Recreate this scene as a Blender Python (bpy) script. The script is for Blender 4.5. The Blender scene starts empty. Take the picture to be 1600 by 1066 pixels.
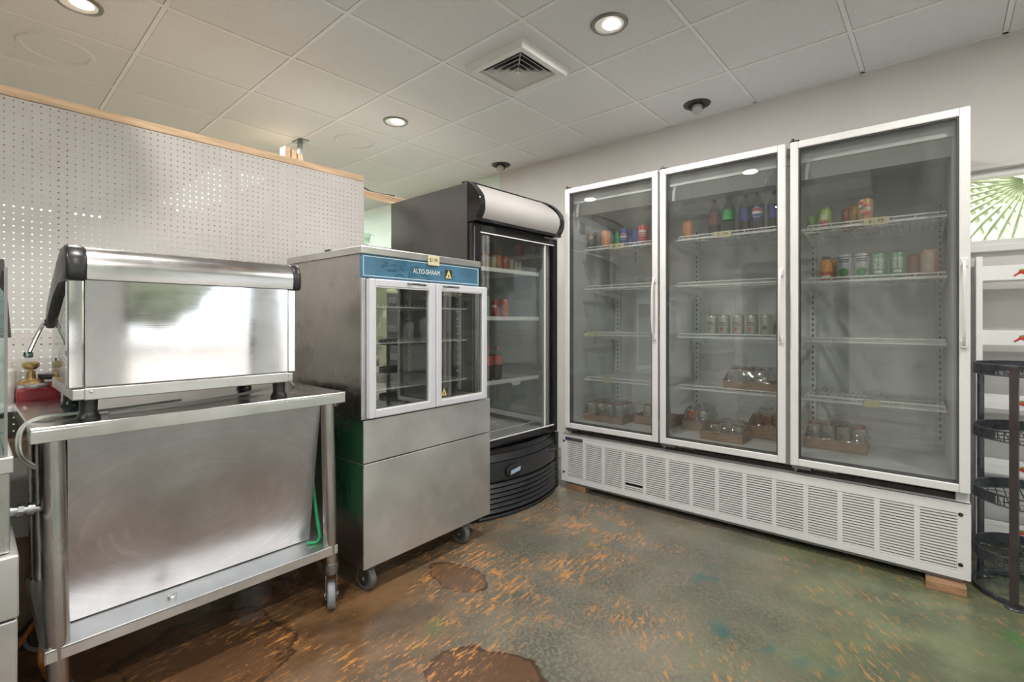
import bpy, bmesh, math, random
from mathutils import Vector, Matrix
random.seed(7)
PI = math.pi
SC = bpy.context.scene
COL = SC.collection

def rot2(x, y, a):
    c, s = math.cos(math.radians(a)), math.sin(math.radians(a))
    return x*c - y*s, x*s + y*c

# ------------------------------------------------------------------ materials
def new_mat(name):
    m = bpy.data.materials.new(name); m.use_nodes = True
    nt = m.node_tree; nt.nodes.clear()
    out = nt.nodes.new('ShaderNodeOutputMaterial')
    return m, nt, out

def N(nt, t, **kw):
    n = nt.nodes.new(t)
    for k, v in kw.items():
        if k.startswith('i_'):
            n.inputs[k[2:].replace('_', ' ')].default_value = v
        else:
            setattr(n, k, v)
    return n

def ramp(nt, stops, interp='LINEAR'):
    r = nt.nodes.new('ShaderNodeValToRGB'); r.color_ramp.interpolation = interp
    e = r.color_ramp.elements
    while len(e) < len(stops): e.new(0.5)
    for el, (p, c) in zip(e, stops):
        el.position = p; el.color = (c[0], c[1], c[2], 1) if len(c) == 3 else c
    return r

def coords(nt, scale=(1, 1, 1), loc=(0, 0, 0), rot=(0, 0, 0), kind='Object'):
    tc = nt.nodes.new('ShaderNodeTexCoord'); mp = nt.nodes.new('ShaderNodeMapping')
    mp.inputs['Scale'].default_value = scale; mp.inputs['Location'].default_value = loc
    mp.inputs['Rotation'].default_value = rot
    nt.links.new(tc.outputs[kind], mp.inputs['Vector'])
    return mp

def pmat(name, col, rough=0.5, metal=0.0, var=0.06, nscale=14.0, bump=0.0, bscale=60.0, stretch=(1, 1, 1),
         rvar=0.06, spec=0.5, coat=0.0):
    """principled material with noise in colour, roughness and relief"""
    m, nt, out = new_mat(name)
    b = N(nt, 'ShaderNodeBsdfPrincipled')
    mp = coords(nt, stretch)
    no = N(nt, 'ShaderNodeTexNoise'); no.inputs['Scale'].default_value = nscale; no.inputs['Detail'].default_value = 4
    nt.links.new(mp.outputs[0], no.inputs['Vector'])
    lo = tuple(max(0, c*(1-var)) for c in col); hi = tuple(min(1, c*(1+var)) for c in col)
    r = ramp(nt, [(0.3, lo), (0.7, hi)])
    nt.links.new(no.outputs['Fac'], r.inputs[0]); nt.links.new(r.outputs[0], b.inputs['Base Color'])
    mr = N(nt, 'ShaderNodeMapRange'); mr.inputs['To Min'].default_value = max(0.02, rough-rvar); mr.inputs['To Max'].default_value = min(1, rough+rvar)
    nt.links.new(no.outputs['Fac'], mr.inputs['Value']); nt.links.new(mr.outputs[0], b.inputs['Roughness'])
    b.inputs['Metallic'].default_value = metal
    b.inputs['Specular IOR Level'].default_value = spec
    b.inputs['Coat Weight'].default_value = coat
    if bump > 0:
        n2 = N(nt, 'ShaderNodeTexNoise'); n2.inputs['Scale'].default_value = bscale; n2.inputs['Detail'].default_value = 3
        nt.links.new(mp.outputs[0], n2.inputs['Vector'])
        bp = N(nt, 'ShaderNodeBump'); bp.inputs['Strength'].default_value = bump; bp.inputs['Distance'].default_value = 0.01
        nt.links.new(n2.outputs['Fac'], bp.inputs['Height']); nt.links.new(bp.outputs[0], b.inputs['Normal'])
    nt.links.new(b.outputs[0], out.inputs['Surface'])
    return m

def steel(name, col=(0.56, 0.55, 0.54), rough=0.28, brush='y', bump=0.02, waves=0.0, swirl=False, rvar=0.08, smear=0.0):
    """brushed stainless steel: hair lines, cloudy smears, faint waviness of the sheet"""
    m, nt, out = new_mat(name)
    b = N(nt, 'ShaderNodeBsdfPrincipled'); b.inputs['Metallic'].default_value = 1.0
    st = {'y': (60, 1.2, 60), 'z': (60, 60, 1.2), 'x': (1.2, 60, 60)}[brush]
    hair = N(nt, 'ShaderNodeTexNoise'); hair.inputs['Scale'].default_value = 9; hair.inputs['Detail'].default_value = 3
    nt.links.new(coords(nt, st).outputs[0], hair.inputs['Vector'])
    cloud = N(nt, 'ShaderNodeTexNoise'); cloud.inputs['Scale'].default_value = 4.5; cloud.inputs['Detail'].default_value = 6
    cloud.inputs['Roughness'].default_value = 0.6
    nt.links.new(coords(nt).outputs[0], cloud.inputs['Vector'])
    mx = N(nt, 'ShaderNodeMath', operation='MULTIPLY_ADD'); mx.inputs[1].default_value = .45; nt.links.new(hair.outputs['Fac'], mx.inputs[0]); nt.links.new(cloud.outputs['Fac'], mx.inputs[2])
    mr = N(nt, 'ShaderNodeMapRange'); mr.inputs['From Min'].default_value = 0.45; mr.inputs['From Max'].default_value = 1.0
    mr.inputs['To Min'].default_value = max(0.03, rough-rvar); mr.inputs['To Max'].default_value = rough+rvar
    nt.links.new(mx.outputs[0], mr.inputs['Value']); nt.links.new(mr.outputs[0], b.inputs['Roughness'])
    lo = tuple(c*0.86 for c in col); hi = tuple(min(1, c*1.1) for c in col)
    r = ramp(nt, [(0.32, lo), (0.68, hi)]); nt.links.new(cloud.outputs['Fac'], r.inputs[0])
    nt.links.new(r.outputs[0], b.inputs['Base Color'])
    bp = N(nt, 'ShaderNodeBump'); bp.inputs['Strength'].default_value = bump; bp.inputs['Distance'].default_value = 0.002
    nt.links.new(hair.outputs['Fac'], bp.inputs['Height'])
    last = bp
    if swirl:
        # wiping marks: fine noise drawn out along arcs round the middle of the sheet
        sx = N(nt, 'ShaderNodeSeparateXYZ'); nt.links.new(coords(nt, (1, .62, 1.0), (0, 0.02, -0.25)).outputs[0], sx.inputs[0])
        def mt(op, p, q=None):
            k = N(nt, 'ShaderNodeMath', operation=op)
            for i, v in ((0, p), (1, q)):
                if v is None: continue
                if isinstance(v, (int, float)): k.inputs[i].default_value = v
                else: nt.links.new(v, k.inputs[i])
            return k.outputs[0]
        rad = mt('SQRT', mt('ADD', mt('MULTIPLY', sx.outputs['Y'], sx.outputs['Y']), mt('MULTIPLY', sx.outputs['Z'], sx.outputs['Z'])))
        ang = mt('ARCTAN2', sx.outputs['Z'], sx.outputs['Y'])
        cb = N(nt, 'ShaderNodeCombineXYZ'); nt.links.new(mt('MULTIPLY', rad, 75), cb.inputs[0]); nt.links.new(mt('MULTIPLY', ang, .9), cb.inputs[1])
        arcn = N(nt, 'ShaderNodeTexNoise'); arcn.inputs['Scale'].default_value = 1; arcn.inputs['Detail'].default_value = 3; arcn.inputs['Roughness'].default_value = .7
        nt.links.new(cb.outputs[0], arcn.inputs['Vector'])
        am = N(nt, 'ShaderNodeMapRange'); am.inputs['From Min'].default_value = .50; am.inputs['From Max'].default_value = .68; am.inputs['To Max'].default_value = .26
        nt.links.new(arcn.outputs['Fac'], am.inputs['Value'])
        fade = N(nt, 'ShaderNodeMapRange'); fade.inputs['From Min'].default_value = .36; fade.inputs['From Max'].default_value = .56; fade.inputs['To Min'].default_value = .15
        nt.links.new(cloud.outputs['Fac'], fade.inputs['Value'])
        mk = mt('MULTIPLY', am.outputs[0], fade.outputs[0])
        cm = N(nt, 'ShaderNodeMix', data_type='RGBA'); nt.links.new(mk, cm.inputs[0]); nt.links.new(r.outputs[0], cm.inputs[6]); cm.inputs[7].default_value = (.92, .92, .93, 1)
        nt.links.new(cm.outputs[2], b.inputs['Base Color'])
        nt.links.new(mt('ADD', mt('MULTIPLY', mk, .25), mr.outputs[0]), b.inputs['Roughness'])
    if waves > 0:
        wv = N(nt, 'ShaderNodeTexNoise'); wv.inputs['Scale'].default_value = 3.0; wv.inputs['Detail'].default_value = 1
        nt.links.new(coords(nt).outputs[0], wv.inputs['Vector'])
        b3 = N(nt, 'ShaderNodeBump'); b3.inputs['Strength'].default_value = waves; b3.inputs['Distance'].default_value = 0.03
        nt.links.new(wv.outputs['Fac'], b3.inputs['Height']); nt.links.new(last.outputs[0], b3.inputs['Normal']); last = b3
    nt.links.new(last.outputs[0], b.inputs['Normal'])
    nt.links.new(b.outputs[0], out.inputs['Surface'])
    return m

def thin_glass(name, tint=(0.9, 0.93, 0.92), ior=1.5, boost=1.0, rough=0.0, haze=0.0):
    m, nt, out = new_mat(name)
    tr = N(nt, 'ShaderNodeBsdfTransparent'); tr.inputs['Color'].default_value = (*tint, 1)
    gl = N(nt, 'ShaderNodeBsdfGlossy'); gl.inputs['Roughness'].default_value = rough
    fr = N(nt, 'ShaderNodeFresnel'); ge = N(nt, 'ShaderNodeNewGeometry')   # same mirror share on both faces of the pane
    io = N(nt, 'ShaderNodeMapRange'); io.inputs['To Min'].default_value = ior; io.inputs['To Max'].default_value = 1/ior
    nt.links.new(ge.outputs['Backfacing'], io.inputs['Value']); nt.links.new(io.outputs[0], fr.inputs['IOR'])
    mu = N(nt, 'ShaderNodeMath', operation='MULTIPLY', use_clamp=True); mu.inputs[1].default_value = boost
    nt.links.new(fr.outputs[0], mu.inputs[0])
    mx = N(nt, 'ShaderNodeMixShader')
    nt.links.new(mu.outputs[0], mx.inputs[0]); nt.links.new(tr.outputs[0], mx.inputs[1]); nt.links.new(gl.outputs[0], mx.inputs[2])
    last = mx
    if haze > 0:   # streaky pale veil in the colour, brightens the view through the pane
        df = N(nt, 'ShaderNodeBsdfDiffuse'); df.inputs['Color'].default_value = (0.75, 0.77, 0.76, 1)
        no = N(nt, 'ShaderNodeTexNoise'); no.inputs['Scale'].default_value = 3; no.inputs['Detail'].default_value = 5
        nt.links.new(coords(nt, (3, 3, 0.8)).outputs[0], no.inputs['Vector'])
        mm = N(nt, 'ShaderNodeMapRange'); mm.inputs['From Min'].default_value = 0.35; mm.inputs['From Max'].default_value = 0.7
        mm.inputs['To Min'].default_value = haze*0.5; mm.inputs['To Max'].default_value = haze*1.4
        nt.links.new(no.outputs['Fac'], mm.inputs['Value'])
        m2 = N(nt, 'ShaderNodeMixShader'); nt.links.new(mm.outputs[0], m2.inputs[0])
        nt.links.new(mx.outputs[0], m2.inputs[1]); nt.links.new(df.outputs[0], m2.inputs[2]); last = m2
    nt.links.new(last.outputs[0], out.inputs['Surface'])
    return m

def emis(name, col, s):
    m, nt, out = new_mat(name)
    e = N(nt, 'ShaderNodeEmission'); e.inputs['Color'].default_value = (*col, 1); e.inputs['Strength'].default_value = s
    nt.links.new(e.outputs[0], out.inputs['Surface']); return m

def floor_mat():
    """acid stained concrete: green, brown and dark zones, orange scraped flecks, glossy sealer"""
    m, nt, out = new_mat('stained_concrete'); L = nt.links
    b = N(nt, 'ShaderNodeBsdfPrincipled')
    def noise(scale, detail=5, st=(1, 1, 1), rz=0.0, loc=(0, 0, 0), rough=0.55, dist=0.0):
        """st stretches along axes turned by rz"""
        n = N(nt, 'ShaderNodeTexNoise'); n.inputs['Scale'].default_value = scale; n.inputs['Detail'].default_value = detail
        n.inputs['Roughness'].default_value = rough; n.inputs['Distortion'].default_value = dist
        mp = coords(nt, (1/st[0], 1/st[1], 1/st[2]), loc, (0, 0, rz)); mp.vector_type = 'TEXTURE'
        L.new(mp.outputs[0], n.inputs['Vector']); return n.outputs['Fac']
    def mix(f, a, c, t='MIX'):
        x = N(nt, 'ShaderNodeMix', data_type='RGBA', blend_type=t)
        if isinstance(f, float): x.inputs[0].default_value = f
        else: L.new(f, x.inputs[0])
        for s, v in ((6, a), (7, c)):
            if isinstance(v, tuple): x.inputs[s].default_value = (*v, 1)
            else: L.new(v, x.inputs[s])
        return x.outputs[2]
    def mth(op, a, c=None, clamp=False):
        x = N(nt, 'ShaderNodeMath', operation=op, use_clamp=clamp)
        for s, v in ((0, a), (1, c)):
            if v is None: continue
            if isinstance(v, (int, float)): x.inputs[s].default_value = v
            else: L.new(v, x.inputs[s])
        return x.outputs[0]
    def rng(v, a, c, lo=0.0, hi=1.0):
        if a > c: a, c, lo, hi = c, a, hi, lo
        x = N(nt, 'ShaderNodeMapRange', interpolation_type='SMOOTHSTEP'); L.new(v, x.inputs['Value'])
        x.inputs['From Min'].default_value = a; x.inputs['From Max'].default_value = c
        x.inputs['To Min'].default_value = lo; x.inputs['To Max'].default_value = hi
        return x.outputs[0]
    tc = N(nt, 'ShaderNodeTexCoord'); sp = N(nt, 'ShaderNodeSeparateXYZ'); L.new(tc.outputs['Object'], sp.inputs[0])
    X, Y = sp.outputs['X'], sp.outputs['Y']
    # base grey green with cloudy variation and fine grain
    base = mix(rng(noise(2.2, 6), .35, .65), (0.082, 0.080, 0.062), (0.165, 0.150, 0.115))
    base = mix(rng(noise(70, 2), .40, .66, 0, .55), base, (0.215, 0.198, 0.160))
    # zones: brown towards the table, green towards the storefront side
    zb = mth('ADD', mth('MULTIPLY', X, -0.75), mth('MULTIPLY', Y, -0.50))
    zb = mth('ADD', zb, mth('MULTIPLY', noise(1.6, 4), 0.9))
    brown = mix(rng(noise(5, 5, (1, .45, 1), -.25), .35, .65), (0.075, 0.042, 0.020), (0.180, 0.098, 0.045))
    base = mix(rng(zb, 0.65, 1.35), base, brown)
    zg = mth('ADD', mth('ADD', X, mth('MULTIPLY', Y, 0.28)), mth('MULTIPLY', noise(1.9, 4, loc=(3, 1, 0)), 0.9))
    green = mix(rng(noise(4, 5), .35, .65), (0.070, 0.085, 0.045), (0.135, 0.160, 0.080))
    base = mix(rng(zg, 0.10, 0.95, 0, .85), base, green)
    # saturated green and teal splashes
    gs = rng(noise(2.6, 3, (1, .5, 1), .3, (7, 2, 0)), .64, .74, 0, .75)
    base = mix(gs, base, (0.045, 0.125, 0.035))
    ts = rng(noise(3.4, 3, (1, .6, 1), .2, (1, 9, 0)), .655, .72, 0, .7)
    base = mix(ts, base, (0.035, 0.105, 0.100))
    # brown stain blotches with an irregular rim
    wob = mth('MULTIPLY', noise(5.5, 4), 1.1)
    for cx, cy, rx, ry, k in ((-1.93, .56, .27, .25, .75), (-1.10, 1.12, .22, .17, .85), (-1.66, 1.49, .17, .10, .7)):
        dx = mth('DIVIDE', mth('SUBTRACT', X, cx), rx); dy = mth('DIVIDE', mth('SUBTRACT', Y, cy), ry)
        d = mth('ADD', mth('SQRT', mth('ADD', mth('MULTIPLY', dx, dx), mth('MULTIPLY', dy, dy))), wob)
        base = mix(rng(d, 1.56, 1.50, 0, k), base, (0.105, 0.050, 0.024))
        rim = mth('MULTIPLY', rng(d, 1.44, 1.50), rng(d, 1.57, 1.53))
        base = mix(mth('MULTIPLY', rim, .7), base, (0.035, 0.018, 0.010))
    # orange flecks: short strokes in patches, two directions
    patch = rng(noise(1.7, 5, loc=(2.3, .7, 0)), .40, .58)
    patch2 = rng(noise(5.0, 4, loc=(.3, 5, 0)), .36, .56)
    f1 = noise(16, 4, (4.2, .75, 1), .10, rough=.72); f2 = noise(17, 4, (3.6, .8, 1), .62, (5, 5, 0), rough=.72)
    wside = rng(mth('ADD', X, mth('MULTIPLY', noise(1.3, 2), .6)), -1.1, -.1)
    bx_ = mth('SUBTRACT', X, -1.35); by_ = mth('MULTIPLY', mth('SUBTRACT', Y, 2.05), .8)
    near = rng(mth('SQRT', mth('ADD', mth('MULTIPLY', bx_, bx_), mth('MULTIPLY', by_, by_))), .95, .25, 0, .045)
    f1 = mth('ADD', f1, near); f2 = mth('ADD', f2, mth('MULTIPLY', near, .6))
    fl = rng(mth('MAXIMUM', mth('SUBTRACT', f1, mth('MULTIPLY', wside, .08)), mth('SUBTRACT', f2, mth('MULTIPLY', mth('SUBTRACT', 1.0, wside), .07))), .545, .60)
    fl = mth('MULTIPLY', fl, mth('MULTIPLY', patch, patch2))
    tail = rng(mth('SUBTRACT', mth('MULTIPLY', Y, .35), X), -.35, 1.4, .30, 1.0)
    fl = mth('MULTIPLY', mth('MULTIPLY', fl, tail), mth('SUBTRACT', 1.0, mth('MULTIPLY', wside, .42)))
    base = mix(fl, base, mix(noise(30, 3), (0.40, 0.150, 0.028), (0.60, 0.300, 0.105)))
    # pale worn specks everywhere
    sk = rng(noise(42, 3, (1.7, 1, 1), .4, (3, 3, 0)), .655, .73, 0, .55)
    base = mix(mth('MULTIPLY', sk, rng(noise(3, 3, loc=(8, 8, 0)), .4, .6)), base, (0.36, 0.27, 0.17))
    L.new(base, b.inputs['Base Color'])
    L.new(rng(noise(3.2, 5), .3, .7, .20, .36), b.inputs['Roughness'])
    b.inputs['Specular IOR Level'].default_value = 0.55
    bp = N(nt, 'ShaderNodeBump'); bp.inputs['Strength'].default_value = .25; bp.inputs['Distance'].default_value = .004
    L.new(noise(38, 4), bp.inputs['Height'])
    bp2 = N(nt, 'ShaderNodeBump'); bp2.inputs['Strength'].default_value = .12; bp2.inputs['Distance'].default_value = .02
    L.new(noise(7, 2), bp2.inputs['Height']); L.new(bp.outputs[0], bp2.inputs['Normal'])
    L.new(bp2.outputs[0], b.inputs['Normal'])
    L.new(b.outputs[0], out.inputs['Surface'])
    return m

def peg_mat():
    """hardboard drilled on a one inch grid; the holes are open"""
    m, nt, out = new_mat('pegboard_hardboard'); L = nt.links
    b = N(nt, 'ShaderNodeBsdfPrincipled'); b.inputs['Roughness'].default_value = .46
    no = N(nt, 'ShaderNodeTexNoise'); no.inputs['Scale'].default_value = 3; no.inputs['Detail'].default_value = 4
    L.new(coords(nt).outputs[0], no.inputs['Vector'])
    r = ramp(nt, [(.3, (0.505, 0.480, 0.458)), (.7, (0.555, 0.530, 0.508))]); L.new(no.outputs['Fac'], r.inputs[0]); L.new(r.outputs[0], b.inputs['Base Color'])
    tc = N(nt, 'ShaderNodeTexCoord'); sp = N(nt, 'ShaderNodeSeparateXYZ'); L.new(tc.outputs['Object'], sp.inputs[0])
    sq = []
    for ax in ('Y', 'Z'):
        d = N(nt, 'ShaderNodeMath', operation='DIVIDE'); L.new(sp.outputs[ax], d.inputs[0]); d.inputs[1].default_value = .0254
        f = N(nt, 'ShaderNodeMath', operation='FRACT'); L.new(d.outputs[0], f.inputs[0])
        s = N(nt, 'ShaderNodeMath', operation='SUBTRACT'); L.new(f.outputs[0], s.inputs[0]); s.inputs[1].default_value = .5
        p = N(nt, 'ShaderNodeMath', operation='MULTIPLY'); L.new(s.outputs[0], p.inputs[0]); L.new(s.outputs[0], p.inputs[1]); sq.append(p)
    ad = N(nt, 'ShaderNodeMath', operation='ADD'); L.new(sq[0].outputs[0], ad.inputs[0]); L.new(sq[1].outputs[0], ad.inputs[1])
    lt = N(nt, 'ShaderNodeMath', operation='LESS_THAN'); L.new(ad.outputs[0], lt.inputs[0]); lt.inputs[1].default_value = (.0031/.0254)**2
    tr = N(nt, 'ShaderNodeBsdfTransparent'); mx = N(nt, 'ShaderNodeMixShader')
    L.new(lt.outputs[0], mx.inputs[0]); L.new(b.outputs[0], mx.inputs[1]); L.new(tr.outputs[0], mx.inputs[2])
    L.new(mx.outputs[0], out.inputs['Surface'])
    return m

M = {}
M['floor'] = floor_mat()
M['peg'] = peg_mat()
M['ceil'] = pmat('ceiling_tile', (0.69, 0.695, 0.71), .9, bump=.35, bscale=160, var=.025, nscale=60)
M['tbar'] = pmat('ceiling_grid', (0.74, 0.745, 0.755), .5, var=.02)
M['wall'] = pmat('wall_paint', (0.57, 0.55, 0.53), .75, bump=.12, bscale=90, var=.02, nscale=5)
M['wallwhite'] = pmat('white_wall_paint', (0.76, 0.75, 0.73), .7, bump=.1, bscale=90, var=.02)
M['wallgreen'] = pmat('pale_green_wall_paint', (0.62, 0.72, 0.64), .7, bump=.1, bscale=90, var=.02)
M['addedhall'] = pmat('added_hall_dark', (0.10, 0.10, 0.10), .8)
M['white'] = pmat('white_enamel', (0.66, 0.65, 0.64), .35, var=.03, bump=.02)
M['whitealu'] = pmat('white_aluminium', (0.66, 0.65, 0.64), .38, var=.025, bump=.02, bscale=200)
M['liner'] = pmat('white_liner', (0.66, 0.675, 0.665), .42, var=.03)
M['wire'] = pmat('white_coated_wire', (0.74, 0.75, 0.73), .4, var=.02)
M['grey'] = pmat('grey_metal', (0.24, 0.24, 0.235), .5, metal=.3)
M['dgrey'] = pmat('dark_grey', (0.06, 0.06, 0.06), .6)
M['gasket'] = pmat('grey_gasket', (0.055, 0.055, 0.055), .6)
M['recess_shade'] = pmat('grille_recess_shade', (0.05, 0.042, 0.036), .8, var=.4, nscale=25)  # near-black colour puts the shade behind the grille slats into the board
M['black'] = pmat('black_plastic', (0.018, 0.018, 0.020), .32, var=.2)
M['blackgloss'] = pmat('black_gloss_plastic', (0.014, 0.013, 0.014), .14, var=.2, rvar=.04)
M['brownblack'] = pmat('brown_black_vinyl', (0.034, 0.027, 0.026), .42, var=.18, nscale=6, bump=.03, bscale=120)
M['rackblack'] = pmat('black_powder_coat', (0.042, 0.043, 0.050), .28, var=.2)
M['rackbrown'] = pmat('dark_bronze_powder_coat', (0.045, 0.035, 0.034), .35, var=.2)
M['sign'] = pmat('unlit_sign_face', (0.40, 0.38, 0.37), .35, var=.02)
M['steel'] = steel('brushed_steel', (0.62, 0.61, 0.60), .32, 'y', waves=.05)
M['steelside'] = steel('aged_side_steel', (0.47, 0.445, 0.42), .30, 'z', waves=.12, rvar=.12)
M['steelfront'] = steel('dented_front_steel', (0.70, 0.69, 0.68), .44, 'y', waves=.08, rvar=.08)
M['polished'] = steel('polished_panel_steel', (0.70, 0.70, 0.73), .075, 'y', bump=.006, waves=.004, rvar=.04)
M['steeltop'] = steel('worn_table_steel', (0.68, 0.67, 0.66), .22, 'y', waves=.03)
M['sheet'] = steel('scuffed_sheet_steel', (0.58, 0.58, 0.615), .34, 'y', swirl=True, waves=.01, rvar=.05)
M['steelshelf'] = steel('bright_shelf_steel', (0.80, 0.79, 0.78), .40, 'y', waves=.02)
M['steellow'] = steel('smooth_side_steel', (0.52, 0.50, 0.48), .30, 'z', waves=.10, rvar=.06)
M['lidsteel'] = steel('lid_steel', (0.54, 0.53, 0.53), .24, 'y', waves=.01)
M['tube'] = steel('tube_steel', (0.50, 0.48, 0.465), .24, 'z', bump=.01)
M['chrome'] = pmat('chrome', (0.70, 0.70, 0.70), .12, metal=1, var=.02)
M['galv'] = pmat('galvanised_iron', (0.33, 0.335, 0.335), .38, metal=1, var=.2, nscale=50)
M['silverframe'] = pmat('silver_door_frame', (0.68, 0.68, 0.73), .34, metal=.25, var=.02)
M['darksteel'] = pmat('dark_interior_steel', (0.34, 0.33, 0.32), .38, metal=.7, var=.1)
M['chromewire'] = pmat('chrome_wire', (0.80, 0.80, 0.79), .42, metal=.45, var=.02)
M['blue'] = pmat('blue_control_strip', (0.058, 0.150, 0.235), .30, var=.22, nscale=9)
M['blueworn'] = pmat('worn_blue_film', (0.020, 0.105, 0.170), .5, var=.2)
M['palebl'] = pmat('pale_blue_line', (0.50, 0.63, 0.70), .4)
M['ltext'] = pmat('white_ink', (0.80, 0.80, 0.78), .5)
M['gold'] = pmat('gold_emblem', (0.62, 0.50, 0.18), .4, var=.1)
M['darkgreen'] = pmat('dark_green_emblem', (0.02, 0.03, 0.015), .5)
M['tag'] = pmat('yellowed_price_tag', (0.62, 0.55, 0.36), .7, var=.06, nscale=60)
M['tagink'] = pmat('price_ink', (0.05, 0.045, 0.03), .7)
M['glass'] = thin_glass('fridge_door_glass', (0.86, 0.872, 0.865), 1.5, 1.9, haze=.032)
M['glassdark'] = thin_glass('cabinet_door_glass', (0.86, 0.87, 0.86), 1.55, 2.2)
M['glassclear'] = thin_glass('clear_glass', (0.93, 0.96, 0.94), 1.45, 1.0)
M['winglass'] = thin_glass('window_glass', (0.97, 0.98, 0.97), 1.45, 1.0)
M['wood'] = pmat('pine_stud', (0.66, 0.47, 0.30), .7, var=.2, nscale=6, stretch=(8, 1, 8), bump=.05)
M['oldwood'] = pmat('weathered_wood_block', (0.30, 0.17, 0.09), .8, var=.35, nscale=8, stretch=(1.5, 8, 8), bump=.15)
M['card'] = pmat('brown_cardboard', (0.36, 0.25, 0.165), .85, var=.12, nscale=20, bump=.05)
M['paper'] = pmat('white_carton', (0.62, 0.60, 0.56), .8)
M['film'] = thin_glass('shrink_film', (0.88, 0.88, 0.86), 1.5, 2.4, rough=.08, haze=.06)
M['rackwhite'] = pmat('white_rack_enamel', (0.80, 0.79, 0.78), .4, var=.02)
M['rim'] = pmat('gimbal_black', (0.03, 0.028, 0.027), .4)
M['bulb'] = pmat('frosted_bulb', (0.42, 0.41, 0.40), .35)
M['nickel'] = pmat('nickel_trim_ring', (0.22, 0.205, 0.195), .35, metal=.9)
M['lamp'] = emis('lamp_glow', (1.0, .93, .84), 9.0)
M['lampwhite'] = pmat('lamp_reflector', (.85, .83, .80), .3, var=.02)
M['tubeglow'] = emis('led_tube_glow', (1.0, 1.0, .97), 30.0)
M['canlid'] = pmat('can_lid_aluminium', (0.62, 0.62, 0.60), .28, metal=.9)
M['red'] = pmat('red_plastic', (0.24, 0.014, 0.020), .28, var=.15)
M['brass'] = pmat('brass', (0.50, 0.36, 0.16), .28, metal=.9, var=.15)
M['creamplastic'] = pmat('cream_plastic', (0.60, 0.56, 0.47), .45)
M['cable'] = pmat('grey_cable', (0.46, 0.45, 0.42), .45)
M['blackcable'] = pmat('black_cable', (0.02, 0.02, 0.02), .5)
M['orange'] = pmat('orange_plastic', (0.62, 0.22, 0.045), .45)
M['castergrey'] = pmat('grey_caster_tread', (0.22, 0.22, 0.23), .5)
M['casterdark'] = pmat('dark_caster_tread', (0.10, 0.10, 0.10), .55)
M['greenbin'] = pmat('green_plastic', (0.015, 0.30, 0.11), .45, var=.15)
M['leaf'] = pmat('hedge_leaf', (0.25, 0.28, 0.20), .6, var=.4, nscale=9)
M['sunhedge'] = pmat('sunlit_hedge_leaf', (0.50, 0.53, 0.30), .7, var=.45, nscale=16)
M['palm'] = pmat('palm_leaf', (0.40, 0.45, 0.26), .5, var=.2)
M['bark'] = pmat('bark', (0.12, 0.085, 0.06), .9, bump=.3, bscale=20)
M['asphalt'] = pmat('pale_parking_concrete', (0.36, 0.315, 0.27), .9, var=.08, nscale=2)
M['carpaint'] = pmat('silver_car_paint', (0.32, 0.33, 0.34), .25, metal=.6)

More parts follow.
